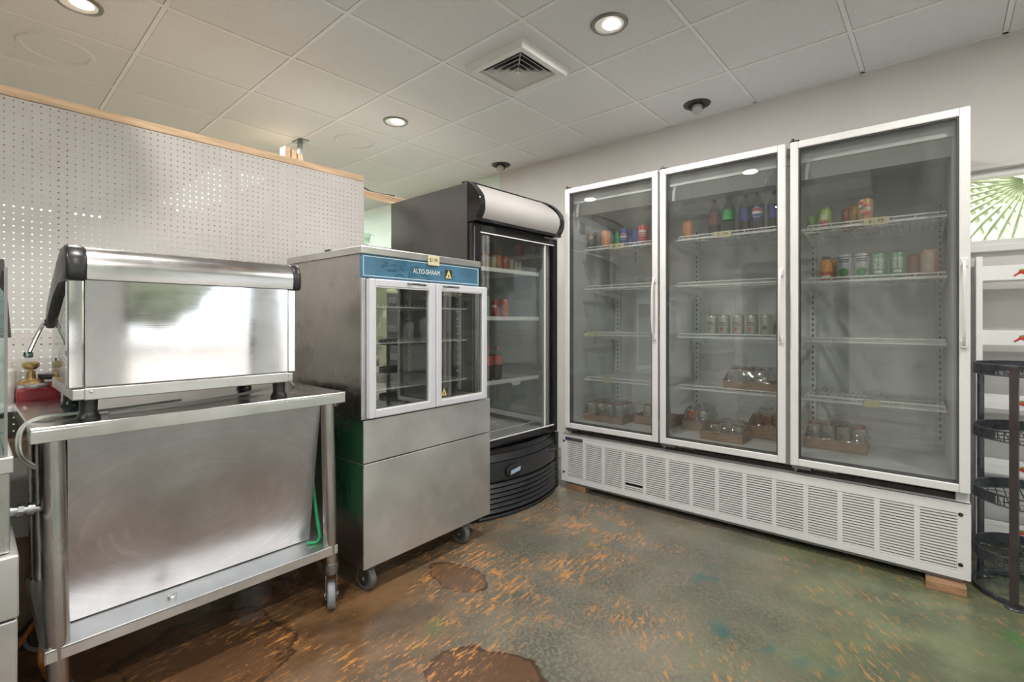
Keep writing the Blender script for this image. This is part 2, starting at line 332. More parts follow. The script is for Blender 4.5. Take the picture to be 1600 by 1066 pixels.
# ------------------------------------------------------------------ mesh builder
class MB:
    def __init__(s): s.V = []; s.F = []; s.I = []; s.S = []; s.mi = 0
    def _add(s, bm, sm=True):
        bmesh.ops.recalc_face_normals(bm, faces=bm.faces[:])
        o = len(s.V); bm.verts.index_update()
        s.V += [v.co[:] for v in bm.verts]
        for f in bm.faces:
            s.F.append([o+v.index for v in f.verts]); s.I.append(s.mi); s.S.append(sm)
        bm.free(); return s
    def box(s, x0, x1, y0, y1, z0, z1, bv=0.0, seg=2):
        bm = bmesh.new()
        c = [bm.verts.new(p) for p in ((x0,y0,z0),(x1,y0,z0),(x1,y1,z0),(x0,y1,z0),(x0,y0,z1),(x1,y0,z1),(x1,y1,z1),(x0,y1,z1))]
        for q in ((0,3,2,1),(4,5,6,7),(0,1,5,4),(1,2,6,5),(2,3,7,6),(3,0,4,7)): bm.faces.new([c[i] for i in q])
        if bv > 0: bmesh.ops.bevel(bm, geom=bm.edges[:], offset=bv, segments=seg, profile=.5, affect='EDGES')
        return s._add(bm, False)
    def hexa(s, pts, bv=0.0):
        """eight points: bottom four, top four"""
        bm = bmesh.new(); c = [bm.verts.new(p) for p in pts]
        for q in ((0,3,2,1),(4,5,6,7),(0,1,5,4),(1,2,6,5),(2,3,7,6),(3,0,4,7)): bm.faces.new([c[i] for i in q])
        if bv > 0: bmesh.ops.bevel(bm, geom=bm.edges[:], offset=bv, segments=2, profile=.5, affect='EDGES')
        return s._add(bm, False)
    def cyl(s, p0, p1, r0, r1=None, n=16):
        r1 = r0 if r1 is None else r1
        p0, p1 = Vector(p0), Vector(p1); d = (p1-p0).normalized()
        u = d.orthogonal().normalized(); v = d.cross(u)
        bm = bmesh.new(); a = []; b = []
        for i in range(n):
            t = 2*PI*i/n; w = u*math.cos(t)+v*math.sin(t)
            a.append(bm.verts.new(p0+w*r0)); b.append(bm.verts.new(p1+w*r1))
        for i in range(n): bm.faces.new((a[i], a[(i+1) % n], b[(i+1) % n], b[i]))
        bm.faces.new(a[::-1]); bm.faces.new(b)
        return s._add(bm)
    def tube(s, pts, r, n=8, closed=False, smooth=0):
        P = [Vector(p) for p in pts]
        for _ in range(smooth):
            Q = []
            m = len(P)
            for i in range(m if closed else m-1):
                A, B = P[i], P[(i+1) % m]; Q += [A*.75+B*.25, A*.25+B*.75]
            P = Q if closed else [P[0]]+Q+[P[-1]]
        m = len(P); T = []
        for i in range(m):
            a = P[i-1] if (closed or i > 0) else P[i]; b = P[(i+1) % m] if (closed or i < m-1) else P[i]
            T.append((b-a).normalized())
        u = T[0].orthogonal().normalized(); bm = bmesh.new(); R = []
        for i in range(m):
            u = (u - T[i]*u.dot(T[i])).normalized(); v = T[i].cross(u)
            R.append([bm.verts.new(P[i]+(u*math.cos(2*PI*k/n)+v*math.sin(2*PI*k/n))*r) for k in range(n)])
        for i in range(m if closed else m-1):
            A, B = R[i], R[(i+1) % m]
            for k in range(n): bm.faces.new((A[k], A[(k+1) % n], B[(k+1) % n], B[k]))
        if not closed: bm.faces.new(R[0][::-1]); bm.faces.new(R[-1])
        return s._add(bm)
    def lathe(s, prof, c=(0, 0, 0), n=24, axis='z'):
        bm = bmesh.new(); R = []
        def P(r, z, t):
            x, y = r*math.cos(t), r*math.sin(t)
            q = {'z': (x, y, z), 'x': (z, x, y), 'y': (x, z, y)}[axis]
            return (c[0]+q[0], c[1]+q[1], c[2]+q[2])
        for r, z in prof:
            if r < 1e-6: R.append([bm.verts.new(P(0, z, 0))])
            else: R.append([bm.verts.new(P(r, z, 2*PI*k/n)) for k in range(n)])
        for A, B in zip(R, R[1:]):
            for k in range(n):
                k2 = (k+1) % n
                if len(A) == 1 and len(B) == 1: continue
                if len(A) == 1: bm.faces.new((A[0], B[k2], B[k]))
                elif len(B) == 1: bm.faces.new((A[k], A[k2], B[0]))
                else: bm.faces.new((A[k], A[k2], B[k2], B[k]))
        return s._add(bm)
    def prism(s, poly, axis, a, b, bv=0.0, sm=False):
        def P(u, v, w): return {'x': (w, u, v), 'y': (u, w, v), 'z': (u, v, w)}[axis]
        bm = bmesh.new()
        A = [bm.verts.new(P(u, v, a)) for u, v in poly]; B = [bm.verts.new(P(u, v, b)) for u, v in poly]
        n = len(poly)
        bm.faces.new(A[::-1]); bm.faces.new(B)
        for i in range(n): bm.faces.new((A[i], A[(i+1) % n], B[(i+1) % n], B[i]))
        if bv > 0: bmesh.ops.bevel(bm, geom=bm.edges[:], offset=bv, segments=2, profile=.5, affect='EDGES')
        return s._add(bm, sm)
    def quad(s, *p):
        bm = bmesh.new(); bm.faces.new([bm.verts.new(q) for q in p]); 
        o = len(s.V); s.V += [v.co[:] for v in bm.verts]; s.F.append([o, o+1, o+2, o+3][:len(p)]); s.I.append(s.mi); s.S.append(False); bm.free(); return s
    def frame(s, axis, u0, u1, v0, v1, t, a, b, bv=0.0):
        """rectangular ring (door frame) of bar width t, between depth a and b"""
        tt = t if isinstance(t, tuple) else (t, t, t, t)     # left, right, bottom, top
        l, r, bo, to = tt
        def bx(p0, p1, q0, q1):
            if axis == 'x': s.box(a, b, p0, p1, q0, q1, bv)
            else: s.box(p0, p1, a, b, q0, q1, bv)
        bx(u0, u0+l, v0, v1); bx(u1-r, u1, v0, v1); bx(u0+l, u1-r, v0, v0+bo); bx(u0+l, u1-r, v1-to, v1)
        return s
    def build(s, name, mats, parent=None, org=None, angle=28, smooth=True):
        me = bpy.data.meshes.new(name)
        o3 = org if org is not None else (ORG.get(parent.name, (0, 0, 0)) if parent else (0, 0, 0))
        me.from_pydata([(x-o3[0], y-o3[1], z-o3[2]) for x, y, z in s.V], [], s.F)
        for m in (mats if isinstance(mats, (list, tuple)) else [mats]): me.materials.append(m)
        me.polygons.foreach_set('material_index', s.I)
        if smooth:
            me.set_sharp_from_angle(angle=math.radians(angle)); me.polygons.foreach_set('use_smooth', s.S)
        me.update()
        o = bpy.data.objects.new(name, me); COL.objects.link(o)
        if parent: o.parent = parent
        ORG[o.name] = o3
        return o

ORG = {}
def tag(o, label, cat, group=None, kind=None):
    if label: o['label'] = label
    if cat: o['category'] = cat
    if group: o['group'] = group
    if kind: o['kind'] = kind
    return o

def thing(name, label, cat, o, a=0.0, group=None):
    """Empty at the thing's base; o is given in the frame turned by a degrees"""
    e = bpy.data.objects.new(name, None); COL.objects.link(e); e.empty_display_size = .1
    x, y = rot2(o[0], o[1], a); e.location = (x, y, o[2]); e.rotation_euler = (0, 0, math.radians(a))
    ORG[e.name] = tuple(o); tag(e, label, cat, group); return e

def solo(mb, name, mats, label, cat, o, a=0.0, group=None, kind=None, **kw):
    """a thing that is one mesh"""
    ob = mb.build(name, mats, None, org=o, **kw)
    x, y = rot2(o[0], o[1], a); ob.location = (x, y, o[2]); ob.rotation_euler = (0, 0, math.radians(a))
    return tag(ob, label, cat, group, kind)

def struct(mb, name, mats, **kw):
    ob = mb.build(name, mats, None, **kw); ob['kind'] = 'structure'; return ob

def plabel(o, text): o['label'] = text; return o

def copy_tree(src, parent=None):
    c = src.copy(); COL.objects.link(c); ORG[c.name] = ORG.get(src.name, (0, 0, 0))
    if parent is not None: c.parent = parent
    for ch in list(src.children): copy_tree(ch, c)
    return c

def text_mesh(name, body, mat, parent, origin, u, v, height, align='CENTER', depth=0.0006, width=None, shear=0.0):
    """flat lettering standing on a surface: u is the writing direction, v is up"""
    cu = bpy.data.curves.new(name, 'FONT'); cu.body = body; cu.size = 1.0; cu.align_x = align; cu.align_y = 'CENTER'
    cu.shear = shear; cu.extrude = 0.0; cu.resolution_u = 3
    t = bpy.data.objects.new(name, cu); COL.objects.link(t)
    bpy.context.view_layer.update()
    me = bpy.data.meshes.new_from_object(t.evaluated_get(bpy.context.evaluated_depsgraph_get()))
    bpy.data.objects.remove(t)
    if width:
        xs = [q.co.x for q in me.vertices]; sx = width/(max(xs)-min(xs))
    else: sx = height
    u, v, o = Vector(u).normalized(), Vector(v).normalized(), Vector(origin); n = u.cross(v)
    o3 = Vector(ORG.get(parent.name, (0, 0, 0)))
    for q in me.vertices: q.co = o + u*q.co.x*sx + v*q.co.y*height + n*depth - o3
    me.materials.clear(); me.materials.append(mat); me.name = name
    ob = bpy.data.objects.new(name, me); COL.objects.link(ob); ob.parent = parent; ORG[ob.name] = tuple(o3)
    return ob
SKY, SUN, EXPO = 2.3, 6.0, 0.74
# ================================================================== SETTING
H = 2.6925; WY = 3.6325; FX = 3.2; BY = -4.0; LX = -9.6; TS = .6096
struct(MB().box(LX-.15, FX+.15, BY-.15, WY+.15, -.12, 0), 'floor', M['floor'])
tiles = MB(); bars = MB()
gx = [-.3607+k*TS for k in range(-16, 7)]; gy = [3.6816-k*TS for k in range(0, 14)]
for i in range(len(gx)-1):
    for j in range(len(gy)-1):
        x0, x1 = gx[i]+.0135, gx[i+1]-.0135; y1, y0 = gy[j]-.0135, gy[j+1]+.0135
        y1 = min(y1, WY-.0215); y0 = max(y0, BY+.01); x0 = max(x0, LX+.01); x1 = min(x1, FX-.01)
        if x1-x0 < .05 or y1-y0 < .02: continue
        tiles.prism([(x0, y0), (x1, y0), (x1, y1), (x0, y1)], 'z', H-.004, H+.02)
bars.box(LX, FX, BY, WY, H+.003, H+.05)
for x in gx:
    if LX < x < FX: bars.box(x-.011, x+.011, BY, WY, H-.0062, H+.003)
for y in gy:
    if BY < y < WY: bars.box(LX, FX, y-.011, y+.011, H-.0060, H+.003)
bars.box(LX, FX, WY-.020, WY, H-.0062, H+.003)
struct(tiles, 'ceiling', M['ceil'], smooth=False)
struct(bars, 'ceiling_grid', M['tbar'], smooth=False)

def wall_with_holes(mb, axis, pos, th, u0, u1, z0, z1, holes):
    """wall slab with rectangular openings (u0,u1,z0,z1)"""
    us = sorted({u0, u1, *[h[0] for h in holes], *[h[1] for h in holes]})
    for a, b in zip(us, us[1:]):
        zs = [(z0, z1)]
        for h in holes:
            if h[0] <= a+1e-6 and h[1] >= b-1e-6:
                nz = []
                for c, d in zs:
                    if h[2] > c: nz.append((c, min(d, h[2])))
                    if h[3] < d: nz.append((max(c, h[3]), d))
                zs = nz
        for c, d in zs:
            if axis == 'y': mb.box(a, b, pos, pos+th, c, d)
            else: mb.box(pos, pos+th, a, b, c, d)
    return mb
WIN = (.02, .60, 1.575, 1.982); DOOR = (.72, 2.95, .06, 2.25)
struct(wall_with_holes(MB(), 'y', WY, .15, -3.4, FX+.15, 0, H+.05, [WIN, DOOR]), 'wall_right', M['wall'])
struct(MB().box(LX-.15, -3.4, WY, WY+.15, 0, H+.05), 'wall_kitchen', M['wallgreen'])
FW = [(-3.7, -1.15, .25, 2.4), (-.95, .85, .25, 2.4), (1.22, 2.62, .25, 2.4), (2.95, 3.45, .25, 2.4)]
struct(wall_with_holes(MB(), 'x', FX, .15, BY-.15, WY, 0, H+.05, FW), 'wall_front', M['wallwhite'])
struct(wall_with_holes(MB(), 'y', BY-.15, .15, LX-.15, FX, 0, H+.05, [(-2.3, -.66, 0, 2.25)]), 'wall_back', M['wallwhite'])
hall = MB(); hall.box(-2.5, -.5, BY-1.6, BY-1.5, 0, 2.4); hall.box(-2.6, -2.5, BY-1.6, BY-.15, 0, 2.4); hall.box(-.5, -.4, BY-1.6, BY-.15, 0, 2.4)
hall.box(-2.6, -.4, BY-1.6, BY-.15, 2.4, 2.5); hall.box(-2.6, -.4, BY-1.6, BY-.15, -.12, 0)
struct(hall, 'wall_hall_added', M['addedhall'])  # unseen dark hall added so the right fridge door mirrors darkness
struct(MB().box(LX-.15, LX, BY-.15, WY+.15, 0, H+.05), 'wall_left', M['wallgreen'])
# windows: frame, sill and pane
def window_y(n, h, mull, fr=.035):
    w = MB().frame('y', h[0], h[1], h[2], h[3], fr, WY+.03, WY+.09, .003)
    for x in mull: w.box(x-.02, x+.02, WY+.03, WY+.09, h[2], h[3])
    o = struct(w, 'window_%d' % n, M['white'])
    MB().box(h[0]+.01, h[1]-.01, WY+.055, WY+.061, h[2]+.01, h[3]-.01).build('window_pane', M['winglass'], o)
    return o
w1 = window_y(1, WIN, [])
MB().box(-.03, .66, WY-.035, WY+.05, 1.540, 1.5765, .004).build('window_sill', M['white'], w1)
tr = MB(); tr.box(-.02, .66, WY-.012, WY, 1.985, 2.010, .003)
tr.build('window_trim', M['wall'], w1)
window_y(2, DOOR, [1.95])
for k, h in enumerate(FW):
    w = MB().frame('x', h[0], h[1], h[2], h[3], .045, FX+.04, FX+.10, .003)
    if h[1]-h[0] > 1.5: w.box(FX+.04, FX+.10, (h[0]+h[1])/2-.025, (h[0]+h[1])/2+.025, h[2], h[3])
    o = struct(w, 'window_%d' % (k+3), M['grey'])
    MB().box(FX+.067, FX+.073, h[0]+.01, h[1]-.01, h[2]+.01, h[3]-.01).build('window_pane', M['winglass'], o)
bb = MB(); bb.box(.30, .70, WY-.012, WY, 0, .09, .003); struct(bb, 'baseboard_right', M['white'])

# outside: pale concrete, hedge, palm, trees, a parked car
struct(MB().box(FX+.15, 60, -45, 60, -.25, -.06).box(-12, FX+.15, WY+.15, 60, -.25, -.06), 'ground', M['asphalt'])
def blob(mb, c, r, seed, sub=3):
    rr = random.Random(seed); bm = bmesh.new(); bmesh.ops.create_icosphere(bm, subdivisions=sub, radius=1)
    ph = [rr.uniform(0, 6) for _ in range(6)]
    for v in bm.verts:
        k = 1+.10*math.sin(5*v.co.x+ph[0])*math.sin(6*v.co.y+ph[1])+.09*math.sin(9*v.co.z+ph[2]+4*v.co.x)+rr.uniform(-.10, .10)
        v.co = Vector((c[0]+v.co.x*r[0]*k, c[1]+v.co.y*r[1]*k, c[2]+v.co.z*r[2]*k))
    return mb._add(bm)
TREES = [((17, -3, 0), 2.6, 'bushy green tree beyond the parking area, opposite the middle of the shopfront'),
         ((20, 4, 0), 3.0, 'tall green tree beyond the parking area, nearer the corner of the shop'),
         ((15, 14, 0), 2.8, 'green tree beyond the corner glass door'),
         ((18, -11, 0), 2.7, 'green tree at the far end of the parking area'),
         ((8, 22, 0), 3.2, 'broad green tree behind the parked silver car')]
for k, (p, r, lb) in enumerate(TREES):
    t = thing('street_tree', lb, 'tree', (p[0], p[1], -.06), 0, 'trees outside the shop')
    MB().cyl((p[0], p[1], -.06), (p[0]+.1, p[1], 2.4), .22, .14, 10).build('trunk', M['bark'], t)
    c = MB()
    for q in range(6):
        an = q*1.05+k; c = blob(c, (p[0]+math.cos(an)*r*.5, p[1]+math.sin(an)*r*.5, 3.0+r*.55*(q % 3)/1.5), (r*.7, r*.7, r*.62), k*10+q)
    c.build('crown', M['leaf'], t)
hd = MB()
for q in range(16): blob(hd, (-1.6+q*.42, 6.6+.3*math.sin(q*2.1), 1.15+.25*math.sin(q*1.7)), (.55, .5, 1.05), 60+q, 3)
solo(hd, 'hedge', M['sunhedge'], 'sunlit yellow green hedge outside the high window', 'hedge', (1.5, 6.6, -.06), kind='stuff')
pm = thing('fan_palm', 'fan palm with drooping pleated leaves outside the high window', 'palm', (.55, 4.95, -.06))
MB().cyl((.55, 4.95, -.06), (.55, 4.95, 2.2), .09, .07, 10).build('trunk', M['bark'], pm)
def frond(cx, cy, cz, tilt, seed):
    rr = random.Random(seed); f = MB()
    for k in range(26):
        an = math.radians(-205+k*9.2); L = .62*(1-.18*abs(math.sin(an)))*rr.uniform(.9, 1.05)
        d = Vector((math.cos(an), tilt*.35, math.sin(an))).normalized(); nrm = Vector((-math.sin(an), 0, math.cos(an)))
        p0 = Vector((cx, cy, cz))+d*.03; p1 = p0+d*L*.6; p2 = p0+d*L+Vector((0, 0, -.06))
        w = .017; up = Vector((0, -.01, 0))
        for s in (1, -1):
            f.quad(p0+nrm*.004*s, p1+nrm*w*s, p1+up, p0+up); f.quad(p1+nrm*w*s, p2, p2, p1+up) if False else f.quad(p1+nrm*w*s, p2, p1+up)
    return f
for k, (cx, cy, cz, ti) in enumerate(((.42, 4.55, 2.08, -.5), (.86, 4.75, 2.25, .3), (.05, 5.05, 2.3, .4))):
    lf = frond(cx, cy, cz, ti, k).build('leaf', M['palm'], pm, smooth=False)
    MB().tube([(.55, 4.95, 2.15), ((.55+cx)/2, (4.95+cy)/2, cz+.10), (cx, cy, cz)], .010, 6, smooth=2).build('leaf_stalk', M['palm'], lf)
ccx, ccy = rot2(7.6, 9.2, -128)
car = thing('car', 'silver parked car outside the corner glass door', 'car', (ccx, ccy, -.06), 128)
cb = MB(); prof = [(-2.2, .25), (2.2, .25), (2.25, .62), (1.9, .78), (1.1, .86), (.45, 1.32), (-.9, 1.36), (-1.7, .92), (-2.2, .85)]
cb.prism([(ccx+u, v) for u, v in prof], 'y', ccy-.85, ccy+.85, .05)
cb.build('car_body', M['carpaint'], car)
cw = MB(); gp = [(-1.5, .92), (.95, .90), (.42, 1.26), (-.85, 1.30)]
cw.prism([(ccx+u, v) for u, v in gp], 'y', ccy-.86, ccy+.86); cw.build('car_window', M['blackgloss'], car)
for sx in (-1.35, 1.35):
    for sy in (-.8, .8):
        MB().cyl((ccx+sx, ccy+sy-.1, .25), (ccx+sx, ccy+sy+.1, .25), .31, n=20).build('wheel', M['black'], car)

# ------------------------------------------------------------------ ceiling fittings
def can_light(x, y, lb, name='recessed_light'):
    t = thing(name, lb, 'ceiling light', (x, y, H), 0, 'recessed ceiling lights')
    MB().lathe([(.072, H-.003), (.076, H-.013), (.090, H-.012), (.094, H-.006), (.094, H-.0035)], (x, y, 0), 36).build('trim_ring', M['nickel'], t)
    MB().lathe([(0, H-.0045), (.050, H-.0050), (.073, H-.0105), (.074, H-.0035)], (x, y, 0), 32).build('reflector', M['lampwhite'], t)
    MB().lathe([(0, H-.0105), (.030, H-.0100), (.044, H-.0075), (.046, H-.0048)], (x+.008, y+.012, 0), 28).build('bulb', M['lamp'], t)
    ld = bpy.data.lights.new('lamp_light', 'AREA'); ld.shape = 'DISK'; ld.size = .13; ld.energy = LAMP_W; ld.color = (1, .965, .92)
    lo = bpy.data.objects.new('lamp_light', ld); COL.objects.link(lo); lo.location = (x, y, H-.02)
LAMP_W = 16.0
can_light(-1.269, 2.174, 'lit recessed ceiling light right of the air vent')
can_light(-3.101, 2.158, 'lit recessed ceiling light between the air vent and the pegboard top')
can_light(-3.078, .352, 'lit recessed ceiling light in the top left corner, above the pegboard')
for x, y in ((.56, 2.17), (-1.27, .35), (.56, .35), (-1.27, -1.48), (.56, -1.48)):
    can_light(x, y, 'lit recessed ceiling light over the open floor behind the viewpoint')
def gimbal(x, y, lb):
    t = thing('gimbal_light', lb, 'ceiling light', (x, y, H), 0, 'unlit gimbal ceiling lights')
    MB().lathe([(.050, H-.006), (.055, H-.016), (.085, H-.013), (.091, H-.006), (.091, H-.0035)], (x, y, 0), 36).build('trim_ring', M['rim'], t)
    MB().lathe([(0, H-.012), (.048, H-.012), (.052, H-.0035)], (x, y, 0), 28).build('socket', M['rim'], t)
    d = Vector((.25, -.55, -1)).normalized(); c = Vector((x, y, H-.01))
    MB().cyl(c, c+d*.035, .042, .043, 24).build('reflector', M['rim'], t)
    b = MB(); b.cyl(c+d*.030, c+d*.058, .036, .034, 24); b.build('bulb', M['bulb'], t)
gimbal(-1.281, 3.386, 'black ceiling gimbal with unlit bulb above the left door of the white refrigerator')
gimbal(-3.196, 3.436, 'black ceiling gimbal with unlit bulb above the black cooler')
def speaker(x, y, lb):
    t = thing('ceiling_speaker', lb, 'ceiling speaker', (x, y, H), 0, 'round ceiling speakers')
    MB().lathe([(.138, H-.0035), (.142, H-.012), (.160, H-.012), (.168, H-.0035)], (x, y, 0), 48).build('rim', M['ceil'], t)
    MB().lathe([(0, H-.010), (.10, H-.009), (.139, H-.006), (.139, H-.0035)], (x, y, 0), 40).build('grille', M['ceil'], t)
speaker(-3.699, .330, 'round white ceiling speaker above the left end of the pegboard')
speaker(-3.70, 2.17, 'round white ceiling speaker near the steel hanger strap')
# air diffuser: raised square frame with four nested rows of louvres
def pyr(mb, c, r0, z0, r1, z1, th=.004):
    """square ring of sloping blades from half size r0 at z0 to r1 at z1"""
    for s in range(4):
        an = s*PI/2; R = Matrix.Rotation(an, 3, 'Z')
        p = [Vector((-r0, -r0, z0)), Vector((r0, -r0, z0)), Vector((r1, -r1, z1)), Vector((-r1, -r1, z1))]
        up = Vector((0, 0, th)); q = [R @ v for v in p]; cc = Vector((c[0], c[1], 0))
        mb.hexa([cc+v for v in q]+[cc+v+up for v in q])
    return mb
vx, vy = -1.895, 2.185
v = thing('air_vent', 'square white ceiling air vent with nested louvres', 'air vent', (vx, vy, H), 0)
fr = MB(); pyr(fr, (vx, vy), .225, H-.008, .205, H-.045, .006); pyr(fr, (vx, vy), .205, H-.045, .165, H-.040, .006)
pyr(fr, (vx, vy), .165, H-.040, .150, H-.012, .004)
fr.build('frame', M['white'], v, smooth=False)
for k in range(4):
    r = .142-k*.034
    lv = MB(); pyr(lv, (vx, vy), r, H-.038, r-.030, H-.010, .003); lv.build('louvre', M['white'], v, smooth=False)
ct = MB(); ct.hexa([(vx-.012, vy-.012, H-.038), (vx+.012, vy-.012, H-.038), (vx+.012, vy+.012, H-.038), (vx-.012, vy+.012, H-.038),
                    (vx-.010, vy-.010, H-.012), (vx+.010, vy-.010, H-.012), (vx+.010, vy+.010, H-.012), (vx-.010, vy+.010, H-.012)])
for s in (-1, 1):
    ct.tube([(vx+s*.012, vy+s*.012, H-.024), (vx+s*.150, vy+s*.150, H-.030)], .003, 6); ct.tube([(vx+s*.012, vy-s*.012, H-.024), (vx+s*.150, vy-s*.150, H-.030)], .003, 6)
ct.build('cross_brace', M['white'], v)
MB().box(vx-.150, vx+.150, vy-.150, vy+.150, H-.0055, H-.0045).build('duct_back', M['dgrey'], v)

# dome pendants over the counter side of the room (they show as reflections in the cooler doors)
def pendant(x, y, z, r, lb):
    t = thing('pendant_lamp', lb, 'pendant lamp', (x, y, z), 0, 'black dome pendant lamps')
    MB().lathe([(.03, z+.18), (.06, z+.175), (r*.55, z+.14), (r*.85, z+.07), (r, z), (r-.006, z), (r*.84, z+.064), (r*.53, z+.13), (.05, z+.165), (.0, z+.17)], (x, y, 0), 36).build('lamp_shade', M['rackblack'], t)
    MB().tube([(x, y, z+.175), (x, y, H-.004)], .004, 6).build('hanging_wire', M['blackcable'], t)
    MB().lathe([(0, z+.05), (.03, z+.06), (.035, z+.09), (.02, z+.13), (0, z+.14)], (x, y, 0), 16).build('bulb', M['warmglow'], t)
M['warmglow'] = emis('warm_bulb_glow', (1, .55, .25), 4.0)
pendant(-.83, 1.12, 2.27, .20, 'black dome pendant lamp behind the viewpoint, nearer the white refrigerator')
pendant(-1.875, .256, 2.31, .20, 'black dome pendant lamp behind the viewpoint, nearer the pegboard')
# ================================================================== THREE DOOR REFRIGERATOR (frame turned 2.02 degrees)
A = 2.02
R = thing('display_refrigerator', 'white three-door glass display refrigerator with louvred base grille', 'refrigerator', (-.85, 2.86, 0), A)
X0, X1, YF, YB, ZT = -1.895, .190, 2.875, 3.575, 2.075
cab = MB()
cab.box(X0, X0+.045, YF, YB, .075, ZT, .003); cab.box(X1-.045, X1, YF, YB, .075, ZT, .003)
cab.box(X0+.045, X1-.045, YB-.05, YB, .075, ZT); cab.box(X0+.045, X1-.045, YF, YB-.05, ZT-.05, ZT)
cab.box(X0+.045, X1-.045, YF+.02, YB-.05, .42, .455); cab.box(X0+.045, X1-.045, YF+.1, YB-.05, .075, .10)
cab.build('cabinet_body', M['white'], R)
ln = MB()
ln.box(X0+.046, X0+.056, YF+.01, YB-.051, .456, ZT-.051); ln.box(X1-.056, X1-.046, YF+.01, YB-.051, .456, ZT-.051)
ln.box(X0+.056, X1-.056, YB-.062, YB-.051, .456, ZT-.051); ln.box(X0+.056, X1-.056, YF+.03, YB-.062, ZT-.062, ZT-.051)
ln.box(X0+.056, X1-.056, YF+.03, YB-.062, .456, .470)
for xx in (-1.45, -1.25, -.93, -.72, -.28, -.10): ln.box(xx-.0015, xx+.0015, YB-.0635, YB-.062, .47, ZT-.07)
ln.build('interior_liner', M['liner'], R)
fr = MB()   # front face frame behind the doors, with the deep header beam
fr.box(X0+.046, X1-.046, YF, YF+.07, 1.985, 2.075, .003)
fr.hexa([(X0+.05, YF+.07, 1.915), (X1-.05, YF+.07, 1.915), (X1-.05, YF+.12, 1.945), (X0+.05, YF+.12, 1.945),
         (X0+.05, YF+.01, 1.985), (X1-.05, YF+.01, 1.985), (X1-.05, YF+.12, 2.02), (X0+.05, YF+.12, 2.02)])
fr.box(X0+.046, X1-.046, YF, YF+.05, .42, .475, .003)
for xm in (-1.183, -.495): fr.box(xm-.028, xm+.028, YF, YF+.035, .475, 1.985, .004)
fr.build('face_frame', M['liner'], R)
ev = MB()   # evaporator housing under the roof, left and middle bays, sloping underside
ev.prism([(3.18, 2.015), (3.18, 1.935), (3.26, 1.90), (3.50, 1.90), (3.50, 2.015)], 'x', -1.83, -.17, .004)
ev.build('evaporator_housing', M['liner'], R)
MB().box(-1.40, -1.31, 3.165, 3.178, 1.940, 1.970).build('warning_label', M['orange'], R)
# base grille
GZ0, GZ1, GY = .055, .385, 2.844
gr = MB(); xs0 = -1.853; pit = .1445; gw = .124; lz0, lz1 = .088, .338
gr.box(-1.905, .193, GY, GY+.018, lz1, GZ1, .002); gr.box(-1.905, .193, GY, GY+.018, GZ0, lz0, .002)
gr.box(-1.905, xs0, GY, GY+.018, lz0, lz1); gr.box(xs0+13*pit+gw, .193, GY, GY+.018, lz0, lz1)
for k in range(13): gr.box(xs0+k*pit+gw, xs0+(k+1)*pit, GY, GY+.018, lz0, lz1)
gr.box(-1.905, .193, GY, GY+.05, GZ1-.004, GZ1, .001); gr.box(.175, .193, GY+.018, GY+.60, GZ0, GZ1-.004)
ns = 19
for k in range(14):
    for j in range(ns):
        if k == 3 and j in (3,): continue
        z = lz0+(j+.5)*(lz1-lz0)/ns; h = (lz1-lz0)/ns
        a0 = xs0+k*pit-.001; a1 = a0+gw+.002
        gr.hexa([(a0, GY+.001, z-h*.32), (a1, GY+.001, z-h*.32), (a1, GY+.007, z-h*.26), (a0, GY+.007, z-h*.26),
                 (a0, GY+.001, z+h*.28), (a1, GY+.001, z+h*.28), (a1, GY+.007, z+h*.30), (a0, GY+.007, z+h*.30)])
gp = gr.build('base_grille', M['white'], R, smooth=False)
for sx in (-1.882, .160):
    for sz in (.118, .335):
        MB().lathe([(0, GY-.004), (.007, GY-.003), (.009, GY)], (sx, 0, sz), 14, 'y').build('screw', M['black'], gp)
MB().box(-1.88, .16, GY+.05, GY+.06, .06, .41).build('recess_back', M['recess_shade'], R)
MB().box(-1.88, .17, GY+.02, GY+.08, .036, .055, .002).build('bottom_rail', M['grey'], R)
MB().box(-1.70, .03, GY+.30, GY+.32, .004, .08).build('under_skirt', M['dgrey'], R)
np_ = MB().box(-1.868, -1.730, GY-.004, GY, .345, .366, .001).build('nameplate', M['dgrey'], R)
MB().box(-1.866, -1.835, GY-.0052, GY-.004, .347, .364).build('nameplate_badge', pmat('deep_blue_badge', (.03, .03, .16), .4), np_)
# shelf standards on the back wall, pierced strips
for xm in (-1.80, -1.183, -.475, .115):
    st = MB(); st.box(xm-.019, xm+.019, 3.490, 3.512, .50, 1.85)
    st.mi = 1
    for k in range(38): st.box(xm-.004, xm+.004, 3.4885, 3.4905, .53+k*.034, .546+k*.034)
    st.build('shelf_standard', [M['liner'], M['dgrey']], R)

def wire_shelf(x0, x1, y0, y1, z, pitch=.026, bracket=True):
    w = MB(); r = .0021
    for yy in (y0+.004, y0+.14, y0+.28, y1-.01): w.tube([(x0, yy, z-.004), (x1, yy, z-.004)], .0030, 6)
    n = int((x1-x0)/pitch)
    for k in range(n+1):
        x = x0+.004+k*(x1-x0-.008)/n; w.tube([(x, y0, z), (x, y1, z)], r, 5)
    # front lip: two rails with short uprights
    w.tube([(x0, y0-.002, z-.012), (x1, y0-.002, z-.012)], .0045, 6); w.tube([(x0+.03, y0-.002, z+.010), (x1-.004, y0-.002, z+.010)], .0040, 6)
    w.tube([(x0+.03, y0-.002, z+.010), (x0+.02, y0-.002, z-.012)], .003, 5)
    for k in range(7):
        x = x0+.05+k*(x1-x0-.08)/6; w.tube([(x, y0-.002, z-.012), (x, y0-.002, z+.010)], .0025, 5)
    if bracket:
        for x in (x0+.004, x1-.004):
            w.prism([(y0+.02, z-.012), (y0+.02, z-.020), (y1-.05, z-.055), (y1+.02, z-.075), (y1+.02, z-.006)], 'x', x-.0015, x+.0015)
    return w
